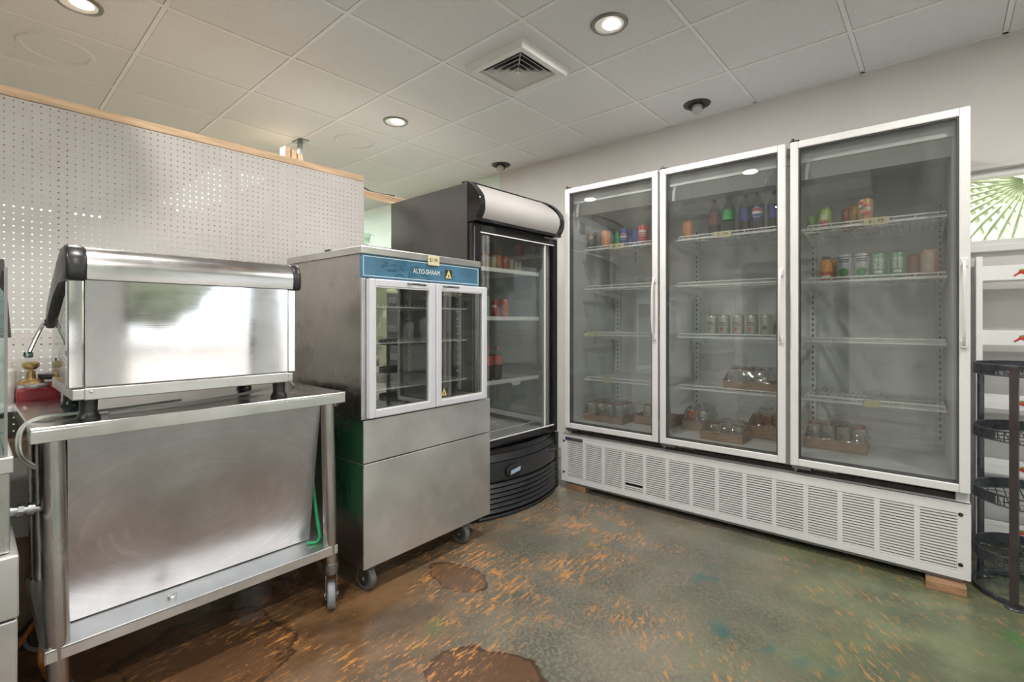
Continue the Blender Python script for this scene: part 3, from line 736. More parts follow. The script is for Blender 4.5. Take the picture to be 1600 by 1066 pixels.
BAYS = [(-1.80, -1.215, (1.680, 1.407, 1.085, .770)), (-1.145, -.530, (1.682, 1.397, 1.083, .768)), (-.455, .122, (1.664, 1.385, 1.074, .767))]
TAGS = {(0, 0): .45, (1, 0): .47, (2, 0): .55, (0, 2): .12, (0, 3): .32, (2, 3): .52}
for b, (a0, a1, zs) in enumerate(BAYS):
    for k, z in enumerate(zs):
        sh = wire_shelf(a0, a1, 2.975, 3.475, z).build('shelf', M['wire'], R)
        if (b, k) in TAGS:
            xc = a0+TAGS[(b, k)]*(a1-a0); wd = .05 if k == 0 else .03
            pt = MB().box(xc-wd, xc+wd, 2.962, 2.9655, z-.020, z+.016).build('price_tag', M['tag'], sh)
            if k == 0: text_mesh('price_lettering', '$1.99', M['tagink'], pt, (xc, 2.962, z-.002), (1, 0, 0), (0, 0, 1), .022, width=.060)
# doors
DOORS = [(-1.862, -1.192), (-1.178, -.506), (-.484, .190)]
dl = ['white framed glass door on the left', 'white framed glass door in the middle', 'white framed glass door on the right']
for k, (a, b) in enumerate(DOORS):
    z0, z1 = .434, 2.088; y0, y1 = 2.824, 2.868
    d = MB().frame('y', a, b, z0, z1, .036, y0, y1, .004)
    d.box(a+.036, b-.036, y0+.008, y1, z0+.036, z0+.040); d.box(a+.036, b-.036, y0+.008, y1, z1-.040, z1-.036)
    do = plabel(d.build('door', M['whitealu'], R), dl[k])
    g = MB().frame('y', a+.034, b-.034, z0+.034, z1-.034, .008, y0+.006, y1+.003); g.build('gasket', M['gasket'], do)
    MB().box(a+.038, b-.038, y0+.010, y0+.014, z0+.038, z1-.038).build('glass_pane', M['glass'], do)
    hx = b-.021
    h = MB(); h.tube([(hx, y0, 1.425), (hx, y0-.016, 1.42), (hx, y0-.034, 1.36), (hx, y0-.038, 1.25), (hx, y0-.034, 1.13), (hx, y0-.016, 1.075), (hx, y0, 1.07)], .0062, 8, smooth=2)
    h.box(hx-.012, hx+.012, y0-.008, y0, 1.405, 1.440, .003); h.box(hx-.012, hx+.012, y0-.008, y0, 1.055, 1.090, .003)
    h.build('handle', M['white'], do)
    hg = MB(); hg.box(a-.004, a+.040, y0+.010, y1, z1, z1+.010, .002); hg.cyl((a+.008, y0+.022, z1), (a+.008, y0+.022, z1+.022), .007, n=10)
    hg.build('top_hinge', M['black'], do)
    lh = MB(); lh.box(a+.005, a+.09, y0+.012, y1, z0-.018, z0-.001, .002); lh.cyl((a+.02, y0+.022, z0-.03), (a+.02, y0+.022, z0), .008, n=10)
    lh.box(a+.10, a+.20, y0+.02, y1, z0-.012, z0-.003, .002)
    lh.build('bottom_hinge', M['galv'], do)
    ar = MB(); ar.tube([(a+.06, y1+.02, 1.90), (a+.062, y1+.02, 1.95), (a+.075, y1+.02, 1.995), (a+.11, y1+.02, 2.015), (a+.16, y1+.022, 2.018)], .010, 8, smooth=2)
    ar.box(a+.15, a+.22, y1+.012, y1+.028, 2.008, 2.028, .003)
    ar.build('hold_open_arm', M['liner'], do)
# drain hose curling along the left wall of the left bay
MB().tube([(-1.78, 3.05, 1.93), (-1.73, 3.10, 1.925), (-1.64, 3.20, 1.88), (-1.58, 3.28, 1.80), (-1.56, 3.30, 1.70), (-1.56, 3.31, 1.60)], .0075, 8, smooth=2).build('drain_hose', M['dgrey'], R)
MB().box(-1.8385, -1.836, 2.98, 3.05, 1.80, 1.88).build('data_plate', M['grey'], R)
# wood blocks under the base
solo(MB().box(.045, .178, 2.80, 3.02, .0, .036, .002), 'wood_block', M['oldwood'], 'weathered wood block shimming the right end of the white refrigerator', 'wood block', (.11, 2.9, 0), A, 'wood shims')
solo(MB().box(-1.87, -1.72, 2.86, 3.05, .0, .036, .002), 'wood_block', M['oldwood'], 'wood block shimming the left end of the white refrigerator, by the black cooler', 'wood block', (-1.8, 2.95, 0), A, 'wood shims')

# ================================================================== DRINKS
def band(mb, c, r, t0, t1, z0, z1, n=10):
    """patch lying on a can wall between angles t0..t1 (0 faces -y) and heights z0..z1"""
    for k in range(n):
        a, b = t0+(t1-t0)*k/n, t0+(t1-t0)*(k+1)/n
        P = lambda t, z: (c[0]+math.sin(t)*r, c[1]-math.cos(t)*r, c[2]+z)
        mb.quad(P(a, z0), P(b, z0), P(b, z1), P(a, z1))
    return mb
def disc_on(mb, c, r, t, z, rad, part='all', n=20, lo=-9, hi=9):
    """round emblem on a can wall, optionally only the slice lo..hi of its height"""
    rows = 10
    for k in range(rows):
        v0, v1 = -1+2*k/rows, -1+2*(k+1)/rows
        v0, v1 = max(v0, lo), min(v1, hi)
        if v1-v0 < 1e-4: continue
        w0, w1 = math.sqrt(max(0, 1-v0*v0)), math.sqrt(max(0, 1-v1*v1))
        m = 6
        for q in range(m):
            f0, f1 = -1+2*q/m, -1+2*(q+1)/m
            P = lambda f, v, w: (c[0]+math.sin(t+f*w*rad/r)*r, c[1]-math.cos(t+f*w*rad/r)*r, c[2]+z+v*rad)
            mb.quad(P(f0, v0, w0), P(f1, v0, w0), P(f1, v1, w1), P(f0, v1, w1))
    return mb
CM = {}
def cmat(k, c, rough=.32, metal=.25):
    if k not in CM: CM[k] = pmat('drink_'+k, c, rough, metal=metal, var=.12, nscale=40)
    return CM[k]
RED = (.42, .022, .015); BLUE = (.018, .03, .21); WHITE = (.66, .66, .62)
def facing(x, y):
    """angle at which a can at x,y faces the open floor in front of the doors"""
    return math.atan2(-x*.0+.0-(x+.25)*.18, 1)
def make_can(kind, c, a, label, group=None, r=.0325, h=.121):
    """aluminium can: body, lid, and the printed emblem of its kind"""
    spec = {'lime': ((.20, .42, .04), None), 'limeberry': ((.30, .40, .08), 'berry'), 'orangered': ((.46, .10, .03), 'specks'), 'party': ((.50, .30, .16), 'party'),
            'coconut': ((.42, .43, .42), 'coconut'), 'greenwater': ((.18, .32, .20), 'rings'), 'peach': ((.50, .24, .14), None), 'pinkpanel': ((.52, .27, .18), 'panel'),
            'silverorange': ((.46, .45, .40), 'orim'), 'silvergreen': ((.40, .42, .34), 'grim'), 'pepsi': (BLUE, 'globe'), 'blue': ((.02, .045, .30), None),
            'cola': (RED, 'script'), 'orange': ((.60, .20, .05), None), 'green': ((.03, .30, .09), None), 'darkgreen': ((.020, .045, .025), 'face'),
            'jar': ((.50, .50, .42), 'orim'), 'amber': ((.52, .24, .03), None), 'bluefade': ((.10, .11, .30), None)}[kind]
    t = thing('drink_can', label, 'can', c, a, group)
    bd = MB().lathe([(0, .004), (r*.72, .002), (r*.82, .0), (r*.97, .010), (r, .016), (r, h*.89), (r*.96, h*.93), (r*.84, h*.978)], c, 24)
    bd.build('can_body', cmat(kind, spec[0]), t)
    lidm = M['canlid']
    if spec[1] == 'orim': lidm = cmat('orange_rim', (.42, .11, .05))
    if spec[1] == 'grim': lidm = cmat('green_rim', (.05, .10, .06))
    MB().lathe([(r*.84, h*.978), (r*.86, h), (r*.80, h), (r*.77, h*.965), (0, h*.965)], c, 24).build('can_lid', lidm, t)
    f = facing(c[0], c[1]); e = spec[1]; rr = r+.0006
    if e == 'globe':
        m = MB(); disc_on(m, c, rr, f, h*.52, .024); m.mi = 1; disc_on(m, c, rr+.0004, f, h*.52, .0215, lo=.22); m.mi = 2; disc_on(m, c, rr+.0004, f, h*.52, .0215, hi=-.28)
        m.build('emblem', [cmat('wht', WHITE), cmat('red', RED), cmat('emblem_blue', (.02, .05, .25))], t)
    elif e == 'coconut':
        m = MB(); disc_on(m, c, rr, f, h*.26, .023); m.mi = 1; band(m, c, rr, f-.7, f+.7, h*.66, h*.71); band(m, c, rr, f-.7, f+.7, h*.74, h*.79); m.mi = 2; band(m, c, rr, -PI, PI, h*.86, h*.885, 24)
        m.build('emblem', [cmat('coco', (.03, .17, .03)), cmat('lettergrey', (.12, .12, .12)), M['dgrey']], t)
    elif e == 'rings':
        m = MB()
        for dz in (.42, .57, .72):
            for dt in (-.36, .36):
                disc_on(m, c, rr, f+dt, h*dz, .0088)
        m.mi = 1
        for dz in (.42, .57, .72):
            for dt in (-.36, .36): disc_on(m, c, rr+.0004, f+dt, h*dz, .0040)
        m.mi = 0; band(m, c, rr, f-.5, f+.5, h*.18, h*.28)
        m.build('emblem', [cmat('wht', WHITE), cmat('greenwater', (.18, .32, .20))], t)
    elif e == 'script':
        m = MB(); band(m, c, rr, f-.8, f+.8, h*.52, h*.545); band(m, c, rr, f-.6, f+.7, h*.40, h*.42)
        for q in range(5): disc_on(m, c, rr, f-.6+q*.3, h*(.63+.05*(q % 2)), .0065)
        m.build('emblem', cmat('wht', WHITE), t)
    elif e == 'berry':
        m = MB(); band(m, c, rr, f-.8, f+.6, h*.04, h*.40); m.mi = 1; band(m, c, rr, f-.5, f+.2, h*.45, h*.66)
        m.build('emblem', [cmat('berryred', (.36, .06, .05)), cmat('palelabel', (.55, .55, .55))], t)
    elif e == 'party':
        m = MB(); rq = random.Random(3)
        for q in range(9): m.mi = q % 3; disc_on(m, c, rr+.0002*q, f+rq.uniform(-.8, .8), h*rq.uniform(.30, .82), rq.uniform(.006, .012))
        m.mi = 0; disc_on(m, c, rr+.0025, f+.1, h*.36, .014, lo=-.6, hi=.6)
        m.build('emblem', [cmat('red2', (.50, .05, .05)), cmat('wht', WHITE), cmat('leafgreen', (.12, .25, .06))], t)
    elif e == 'specks':
        m = MB(); rq = random.Random(5)
        for q in range(8): m.mi = q % 2; disc_on(m, c, rr+.0002*q, f+rq.uniform(-.9, .9), h*rq.uniform(.15, .8), rq.uniform(.004, .008))
        m.build('emblem', [cmat('specklight', (.55, .38, .26)), cmat('berryred', (.36, .06, .05))], t)
    elif e == 'panel':
        m = MB(); band(m, c, rr, f-.95, f+.45, h*.14, h*.86); m.build('emblem', cmat('palepanel', (.60, .46, .38)), t)
    elif e == 'orim':
        m = MB(); disc_on(m, c, rr, f-.3, h*.35, .010); m.mi = 1; band(m, c, rr, f-.8, f+.3, h*.60, h*.66); band(m, c, rr, f-.8, f+.5, h*.50, h*.54)
        m.build('emblem', [cmat('orangefruit', (.46, .16, .06)), cmat('lettergrey2', (.22, .25, .20))], t)
    elif e == 'grim':
        m = MB(); disc_on(m, c, rr, f-.1, h*.40, .012); m.build('emblem', cmat('brownfruit', (.26, .12, .07)), t)
    elif e == 'face':
        m = MB(); disc_on(m, c, rr, f, h*.66, .017); m.mi = 1; band(m, c, rr, f-1, f+1, h*.82, h*.95)
        m.build('emblem', [cmat('cream', (.45, .30, .20)), cmat('greytop', (.20, .21, .20))], t)
    return t
def make_bottle(c, a, label, liquid, lab, cap, group=None, r=.036, h=.235, emblem=False, lz=(.32, .66)):
    t = thing('drink_bottle', label, 'bottle', c, a, group)
    MB().lathe([(0, .004), (r*.75, .0), (r*.97, .012), (r, .03), (r*.95, h*.22), (r, h*.32), (r, h*.64), (r*.985, h*.67)], c, 24).build('bottle_body', liquid, t)
    MB().lathe([(r*.985, h*.67), (r*.92, h*.72), (r*.55, h*.84), (.013, h*.90), (.013, h*.935)], c, 24).build('bottle_neck', CLEARB, t)
    lb = MB().lathe([(r*1.008, h*lz[0]), (r*1.012, h*(lz[0]+.01)), (r*1.012, h*(lz[1]-.01)), (r*1.008, h*lz[1])], c, 24).build('label_wrap', lab, t)
    MB().lathe([(0, h), (.012, h), (.0145, h*.985), (.0145, h*.935), (0, h*.935)], c, 16).build('cap', cap, t)
    if emblem:
        m = MB(); f = facing(c[0], c[1]); rr = r*1.012+.0006; zc = h*(lz[0]+lz[1])/2; er = .031
        disc_on(m, c, rr, f, zc, er); m.mi = 1; disc_on(m, c, rr+.0005, f, zc, er*.92, lo=.22); m.mi = 2; disc_on(m, c, rr+.0005, f, zc, er*.92, hi=-.30)
        m.build('emblem', [cmat('wht', WHITE), cmat('red', RED), cmat('emblem_blue', (.02, .05, .25))], lb)
    return t
zs = BAYS[2][2]
z = zs[0]+.003
make_can('lime', (-.449, 3.28, z), A, 'lime green can, leftmost on the top shelf behind the right door')
make_can('limeberry', (-.365, 3.12, z), A, 'lime green can with dark red lower band on the top shelf behind the right door')
make_can('orangered', (-.273, 3.22, z), A, 'orange red speckled can on the top shelf behind the right door')
make_can('amber', (-.232, 3.14, z), A, 'amber can half hidden beside the colourful fruit can, top shelf behind the right door')
make_can('party', (-.183, 3.025, z), A, 'cream can with red and white fruit print, over a price tag behind the right door')
z = zs[1]+.003
def juice(c, a, label):
    t = thing('juice_bottle', label, 'bottle', c, a)
    b = MB().lathe([(0, .003), (.028, 0), (.031, .008), (.031, .05), (.027, .08), (.019, .105), (.017, .115), (0, .115)], c, 24); b.build('bottle_body', cmat('orangejuice', (.60, .26, .03), .2, 0), t)
    m = MB(); rr = .0316; band(m, c, rr, -PI, PI, .022, .042, 28); m.mi = 1; band(m, c, rr+.0004, -.5, .7, .001+.004, .022)
    m.build('label_wrap', [cmat('juicered', (.48, .06, .03)), cmat('wht', WHITE)], t)
    MB().lathe([(.019, .108), (.020, .113), (.020, .124), (0, .125)], c, 20).build('cap', M['dgrey'], t)
    return t
juice((-.352, 3.025, z), A, 'small orange juice bottle with dark cap, leftmost on the second shelf behind the right door')
make_can('amber', (-.318, 3.12, z), A, 'dark amber can tucked behind the small orange juice bottle')
make_can('coconut', (-.273, 3.03, z), A, 'silver can with a green coconut, the one next to the juice bottle', r=.034, h=.128)
make_can('coconut', (-.198, 3.03, z), A, 'silver can with a green coconut, the one next to the green cans', r=.034, h=.128)
make_can('greenwater', (-.130, 3.03, z), A, 'pale green can with white ring pattern, beside the coconut cans')
make_can('greenwater', (-.055, 3.03, z), A, 'pale green can with white ring pattern, nearer the orange cans')
make_can('peach', (.010, 3.20, z), A, 'plain peach orange can set back on the second shelf behind the right door')
make_can('pinkpanel', (.064, 3.05, z), A, 'pink orange can with a pale panel, rightmost on the second shelf', r=.036, h=.126)
zs = BAYS[1][2]; z = zs[0]+.003
make_can('orange', (-1.10, 3.08, z), A, 'orange can at the left end of the top shelf behind the middle door')
COLA = pmat('cola_dark_bottle', (.030, .013, .009), .12, var=.2); CLEARB = thin_glass('clear_bottle', (.80, .88, .82), 1.5, 1.6)
make_bottle((-.940, 3.10, z), A, 'brown cola bottle with a red brown label on the top shelf behind the middle door', COLA, cmat('redbrown', (.22, .06, .04)), cmat('capred', (.40, .03, .02)))
make_bottle((-.854, 3.08, z), A, 'clear bottle with a bright green label on the top shelf behind the middle door', CLEARB, cmat('limelabel', (.05, .42, .12)), cmat('capgreen', (.05, .3, .08)), r=.037, lz=(.40, .66))
make_bottle((-.765, 3.09, z), A, 'dark bottle with a plain blue label right of the green labelled bottle', COLA, cmat('bluelabel', (.025, .04, .22)), cmat('capblue', (.02, .03, .2)))
make_bottle((-.691, 3.07, z), A, 'dark cola bottle whose blue label shows the red white and blue round emblem', COLA, cmat('navylabel', (.018, .02, .12)), cmat('capblue', (.02, .03, .2)), emblem=True, lz=(.26, .70))
make_bottle((-.611, 3.10, z), A, 'dark bottle with blue label, rightmost on the top shelf behind the middle door', COLA, cmat('bluelabel', (.025, .04, .22)), cmat('capblue', (.02, .03, .2)))
z = zs[2]+.003
for x, y, k, lb in ((-.940, 3.05, 'silverorange', 'silver can with orange rim, leftmost of six on a shelf behind the middle door'),
                    (-.862, 3.02, 'silverorange', 'silver can with orange rim, second of six on a shelf behind the middle door'),
                    (-.784, 3.02, 'silverorange', 'silver can with orange rim, third of six on a shelf behind the middle door'),
                    (-.709, 3.02, 'silverorange', 'silver can with orange rim, next to the dark green rimmed cans behind the middle door'),
                    (-.637, 3.02, 'silvergreen', 'silver can with dark green rim and a brown fruit, third shelf behind the middle door'),
                    (-.585, 3.09, 'silvergreen', 'silver can with dark green rim, rightmost on the third shelf behind the middle door')):
    make_can(k, (x, y, z), A, lb)
zs = BAYS[0][2]; z = zs[0]+.003
for x, y, k, lb in ((-1.762, 3.025, 'darkgreen', 'dark green can with a pale face print, leftmost behind the left door'),
                    (-1.735, 3.16, 'darkgreen', 'dark green can set back behind the leftmost can on the top shelf'),
                    (-1.665, 3.05, 'orange', 'orange can on the top shelf behind the left door'),
                    (-1.600, 3.11, 'green', 'bright green can between the orange and the blue cans behind the left door'),
                    (-1.524, 3.05, 'pepsi', 'blue can with red white and blue round emblem behind the left door'),
                    (-1.462, 3.10, 'blue', 'plain blue can between the emblem can and the red cola can'),
                    (-1.377, 3.025, 'cola', 'red cola can with white script, rightmost on the top shelf behind the left door')):
    make_can(k, (x, y, z), A, lb, r=.034, h=.124)

# trays of cans under shrink film on the floor of the refrigerator and on one shelf
def tray(c, w, d, h, a, label, rz=0, wall=.004, lip=None):
    t = MB(); x0, x1, y0, y1 = c[0]-w/2, c[0]+w/2, c[1]-d/2, c[1]+d/2; z0 = c[2]
    t.box(x0, x1, y0, y1, z0, z0+wall); t.box(x0, x1, y0, y0+wall, z0, z0+h, .001); t.box(x0, x1, y1-wall, y1, z0, z0+h, .001)
    t.box(x0, x0+wall, y0, y1, z0, z0+h*1.12, .001); t.box(x1-wall, x1, y0, y1, z0, z0+h*1.12, .001)
    return solo(t, 'cardboard_tray', M['card'], label, 'tray', c, a, 'cardboard drink trays')
def film(c, w, d, h, a, label, seed, z0=.03):
    """crumpled clear film stretched over a tray of cans"""
    rr = random.Random(seed); bm = bmesh.new(); nx, ny = 14, 10; V = {}
    for i in range(nx+1):
        for j in range(ny+1):
            u, v = i/nx*2-1, j/ny*2-1; e = max(abs(u), abs(v))
            zz = h*(1-max(0, (e-.72)/.28)**2*.75)+rr.uniform(-.013, .010)
            V[i, j] = bm.verts.new((c[0]+u*(w/2+.003), c[1]+v*(d/2+.003), c[2]+max(z0, zz)))
    for i in range(nx):
        for j in range(ny): bm.faces.new((V[i, j], V[i+1, j], V[i+1, j+1], V[i, j+1]))
    m = MB(); m._add(bm)
    return solo(m, 'shrink_film', M['film'], label, 'plastic film', c, a, 'clear films over the drink trays', angle=180)
zf = .4705
def pack(c, nx, ny, kind, a, label, group, px=.070, z=.006, h=.121):
    out = []
    first = None
    for i in range(nx):
        for j in range(ny):
            p = (c[0]+(i-(nx-1)/2)*px, c[1]+(j-(ny-1)/2)*px, c[2]+z)
            if first is None: first = make_can(kind, p, a, label, group, h=h); o = first
            else:
                o = copy_tree(first); x, y = rot2(p[0], p[1], a); o.location = (x, y, p[2])
    return out
tray((-1.655, 3.10, zf), .300, .235, .050, A, 'brown cardboard tray of film wrapped cans on the floor behind the left door')
pack((-1.655, 3.10, zf), 4, 3, 'silverorange', A, 'silver can with orange rim packed in the film wrapped tray behind the left door', 'cans in the tray behind the left door')
film((-1.655, 3.10, zf), .300, .235, .135, A, 'crumpled clear film over the tray of cans behind the left door', 11, .045)
tray((-1.345, 3.22, zf), .26, .235, .055, A, 'brown cardboard tray at the right end of the floor behind the left door')
make_can('silverorange', (-1.40, 3.16, zf+.006), A, 'single pale can standing in the right hand tray behind the left door')
make_can('jar', (-1.30, 3.22, zf+.006), A, 'second pale can hidden deeper in the right hand tray behind the left door')
# middle bay shelf tray
zt_ = BAYS[1][2][3]+.003
tray((-.715, 3.06, zt_), .285, .16, .055, A, 'brown cardboard tray of film wrapped cans on the lowest shelf behind the middle door')
pack((-.74, 3.06, zt_), 3, 2, 'silverorange', A, 'pale can packed in the tray on the lowest shelf behind the middle door', 'cans in the tray on the lowest shelf', h=.115)
film((-.715, 3.06, zt_), .285, .16, .130, A, 'crumpled clear film over the tray on the lowest shelf behind the middle door', 12, .05)
# middle bay floor
tray((-.86, 3.06, zf), .235, .235, .052, A, 'brown cardboard tray lying in front on the floor behind the middle door')
for q, (x, y) in enumerate(((-.92, 3.05), (-.85, 3.12), (-.79, 3.05))):
    make_can('jar', (x, y, zf+.006), A, ['pale can at the left of the torn front tray behind the middle door', 'pale can at the back of the torn front tray behind the middle door', 'pale can at the right of the torn front tray behind the middle door'][q], h=.075)
film((-.86, 3.06, zf), .235, .235, .105, A, 'torn clear film bunched over the front tray behind the middle door', 13, .04)
tray((-.665, 3.30, zf), .22, .27, .075, A, 'brown cardboard tray standing right of the torn tray behind the middle door')
make_can('amber', (-.60, 3.22, zf+.006), A, 'amber can at the front of the right hand tray behind the middle door')
make_can('orangered', (-.675, 3.25, zf+.006), A, 'orange speckled can in the right hand tray behind the middle door')
make_can('amber', (-.72, 3.33, zf+.006), A, 'amber can at the back of the right hand tray behind the middle door')
film((-.665, 3.30, zf), .22, .27, .150, A, 'clear film over the right hand tray behind the middle door', 14, .06)
tray((-1.08, 3.26, zf), .15, .24, .060, A, 'brown cardboard tray at the left of the floor behind the middle door')
make_can('orangered', (-1.105, 3.18, zf+.006), A, 'reddish speckled can in the left hand tray behind the middle door')
make_can('silverorange', (-1.03, 3.18, zf+.006), A, 'silver can with orange rim in the left hand tray behind the middle door')
film((-1.08, 3.26, zf), .15, .24, .145, A, 'clear film over the left hand tray behind the middle door', 15, .05)
# right bay floor
tray((-.325, 3.22, zf), .285, .20, .062, A, 'brown cardboard tray of orange rimmed cans behind the right door')
pack((-.325, 3.22, zf), 4, 2, 'silverorange', A, 'silver can with orange rim packed in the tray behind the right door', 'cans in the tray behind the right door')
film((-.325, 3.22, zf), .285, .20, .135, A, 'clear film over the tray of cans behind the right door', 16, .055)
# ================================================================== HEATED DISPLAY CABINET (stainless, glass doors, on casters)
S = thing('heated_display_cabinet', 'stainless steel heated display cabinet with two glass doors, on casters', 'display cabinet', (-2.1, 1.55, 0), A)
SX = -1.785; SB = -2.43
lo = MB(); lo.box(SB, SX, 1.176, 1.968, .115, .562, .003); lo.build('lower_drawer', M['steelfront'], S)
up = MB(); up.box(SB, SX, 1.176, 1.968, .566, .749, .003); up.build('upper_drawer', M['steelfront'], S)
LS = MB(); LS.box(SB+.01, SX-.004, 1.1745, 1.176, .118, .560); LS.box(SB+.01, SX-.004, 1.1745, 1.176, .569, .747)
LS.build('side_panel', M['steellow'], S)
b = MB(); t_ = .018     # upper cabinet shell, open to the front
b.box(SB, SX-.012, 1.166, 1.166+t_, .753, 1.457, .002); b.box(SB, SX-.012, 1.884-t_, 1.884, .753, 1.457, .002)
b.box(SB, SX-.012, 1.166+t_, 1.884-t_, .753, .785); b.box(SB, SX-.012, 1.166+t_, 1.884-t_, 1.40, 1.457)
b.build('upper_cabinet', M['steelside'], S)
bi = MB(); bi.box(SB, SB+.02, 1.185, 1.865, .786, 1.399); bi.box(SB+.02, SX-.03, 1.185, 1.190, .786, 1.399); bi.box(SB+.02, SX-.03, 1.860, 1.865, .786, 1.399)
bi.box(SB+.02, SX-.03, 1.190, 1.860, .786, .790); bi.box(SB+.02, SX-.03, 1.190, 1.860, 1.395, 1.399)
bi.build('interior_liner', M['darksteel'], S)
fs = MB(); fs.box(SX-.016, SX-.004, 1.166, 1.190, .753, 1.357, .002); fs.box(SX-.016, SX-.004, 1.876, 1.886, .753, 1.357, .002)
fs.box(SX-.02, SX-.004, 1.19, 1.876, .753, .765); fs.build('front_post', M['steel'], S)
tp = MB(); tp.box(SB-.005, SX+.004, 1.158, 1.890, 1.457, 1.490, .003); tp.build('top_cap', M['steel'], S)
MB().box(-2.07, -2.03, 1.156, 1.17, 1.489, 1.497, .002).build('top_clip', M['dgrey'], S)
hp = MB().box(SX-.016, SX-.001, 1.164, 1.882, 1.357, 1.457, .002).build('control_strip', M['blue'], S)
ln = MB(); ln.frame('x', 1.172, 1.874, 1.364, 1.450, .0032, SX-.001, SX+.0003); ln.build('border_line', M['palebl'], hp)
wr = MB(); rq = random.Random(4)
for k in range(46):      # torn film patches round the lettering
    y = rq.gauss(1.42, .075); z = 1.405+rq.gauss(0, .016)
    if not (1.25 < y < 1.62 and 1.372 < z < 1.442): continue
    w_, h_ = rq.uniform(.006, .030), rq.uniform(.003, .010)
    pts = [(y+math.cos(q*PI/4)*w_*rq.uniform(.5, 1), z+math.sin(q*PI/4)*h_*rq.uniform(.5, 1)) for q in range(8)]
    wr.prism(pts, 'x', SX-.0012, SX-.0004+k*.000006)
wr.build('worn_film', M['blueworn'], hp)
text_mesh('lettering', 'ALTO-SHAAM', M['ltext'], hp, (SX+.0002, 1.520, 1.404), (0, 1, 0), (0, 0, 1), .032, width=.165, depth=.0004)
def emblem(parent, y, z, s, x):
    e = MB(); e.box(x, x+.0008, y-s*.5, y+s*.5, z-s*.42, z+s*.52, .0002); e.mi = 1
    e.prism([(y-s*.42, z-s*.36), (y+s*.42, z-s*.36), (y, z+s*.50)], 'x', x+.0008, x+.0014); e.mi = 0
    e.prism([(y-s*.12, z-s*.22), (y+s*.12, z-s*.22), (y, z+s*.08)], 'x', x+.0014, x+.0017)
    return e.build('emblem', [M['darkgreen'], M['gold']], parent)
emblem(hp, 1.660, 1.402, .048, SX-.0005)
ptg = MB().box(SX+.0045, SX+.006, 1.522, 1.594, 1.440, 1.486, .0005).build('price_tag', M['tag'], S)
text_mesh('price_lettering', '$1.99', M['tagink'], ptg, (SX+.006, 1.557, 1.464), (0, 1, 0), (0, 0, 1), .026, width=.050)
for k, (a, b_) in enumerate(((1.187, 1.556), (1.560, 1.920))):
    d = MB(); z0, z1 = .757, 1.353; xa, xb = SX-.003, SX+.024
    d.frame('x', a, b_, z0, z1, (.030, .040, .036, .034) if k == 0 else (.030, .034, .032, .036), xa, xb, .005)
    do = plabel(d.build('door', M['silverframe'], S), ['left glass door with silver frame', 'right glass door with silver frame and gold triangle sticker'][k])
    MB().box(xa+.010, xa+.015, a+.024, b_-.026, z0+.026, z1-.026).build('glass_pane', M['glassdark'], do)
    gk = MB(); gk.frame('x', a+.028, b_-.032, z0+.031, z1-.031, .006, xb-.008, xb-.002); gk.build('glazing_bead', M['whitealu'], do)
    hy = 1.44 if k == 0 else 1.655
    hs = MB(); hs.box(xb-.001, xb+.001, hy-.055, hy+.055, z1-.017, z1-.008, .0008); hs.mi = 1; hs.box(xb, xb+.006, hy-.055, hy-.030, z1-.016, z1-.009, .001); hs.box(xb, xb+.004, hy+.02, hy+.055, z1-.014, z1-.010, .001)
    hs.build('handle', [M['dgrey'], M['grey']], do)
    if k: emblem(do, 1.618, .822, .042, xa+.0155)
for z in (.862, 1.07, 1.235):       # wire shelves
    w = MB(); y0, y1 = 1.205, 1.845
    for xx in (SB+.06, SX-.06): w.tube([(xx, y0, z), (xx, y1, z)], .0034, 6)
    for k in range(26):
        y = y0+k*(y1-y0)/25; w.tube([(SB+.05, y, z+.003), (SX-.055, y, z+.003), (SX-.050, y, z+.012)], .0019, 5)
    w.build('wire_shelf', M['chromewire'], S)
for y in (1.200, 1.850):
    for x in (SB+.10, SX-.12):
        u = MB(); u.box(x-.008, x+.008, y-.006, y+.006, .80, 1.39)
        s_ = 1 if y < 1.5 else -1
        for k in range(14): u.tube([(x, y+s_*.004, .82+k*.04), (x, y+s_*.022, .823+k*.04)], .003, 5)
        u.build('rack_upright', M['chromewire'], S)
lp = MB(); lp.cyl((SX-.10, 1.70, 1.325), (SX-.10, 1.80, 1.325), .022, .022, 16); lp.cyl((SX-.10, 1.80, 1.325), (SX-.10, 1.83, 1.325), .026, .026, 16)
lp.build('lamp_tube', M['whitealu'], S)
fan = MB(); fan.box(SB+.021, SB+.05, 1.28, 1.42, 1.26, 1.36, .004); fan.build('fan_cover', M['whitealu'], S)
MB().box(-2.05, -1.99, 1.157, 1.166, .790, .860, .002).build('outlet_plate', M['creamplastic'], S)
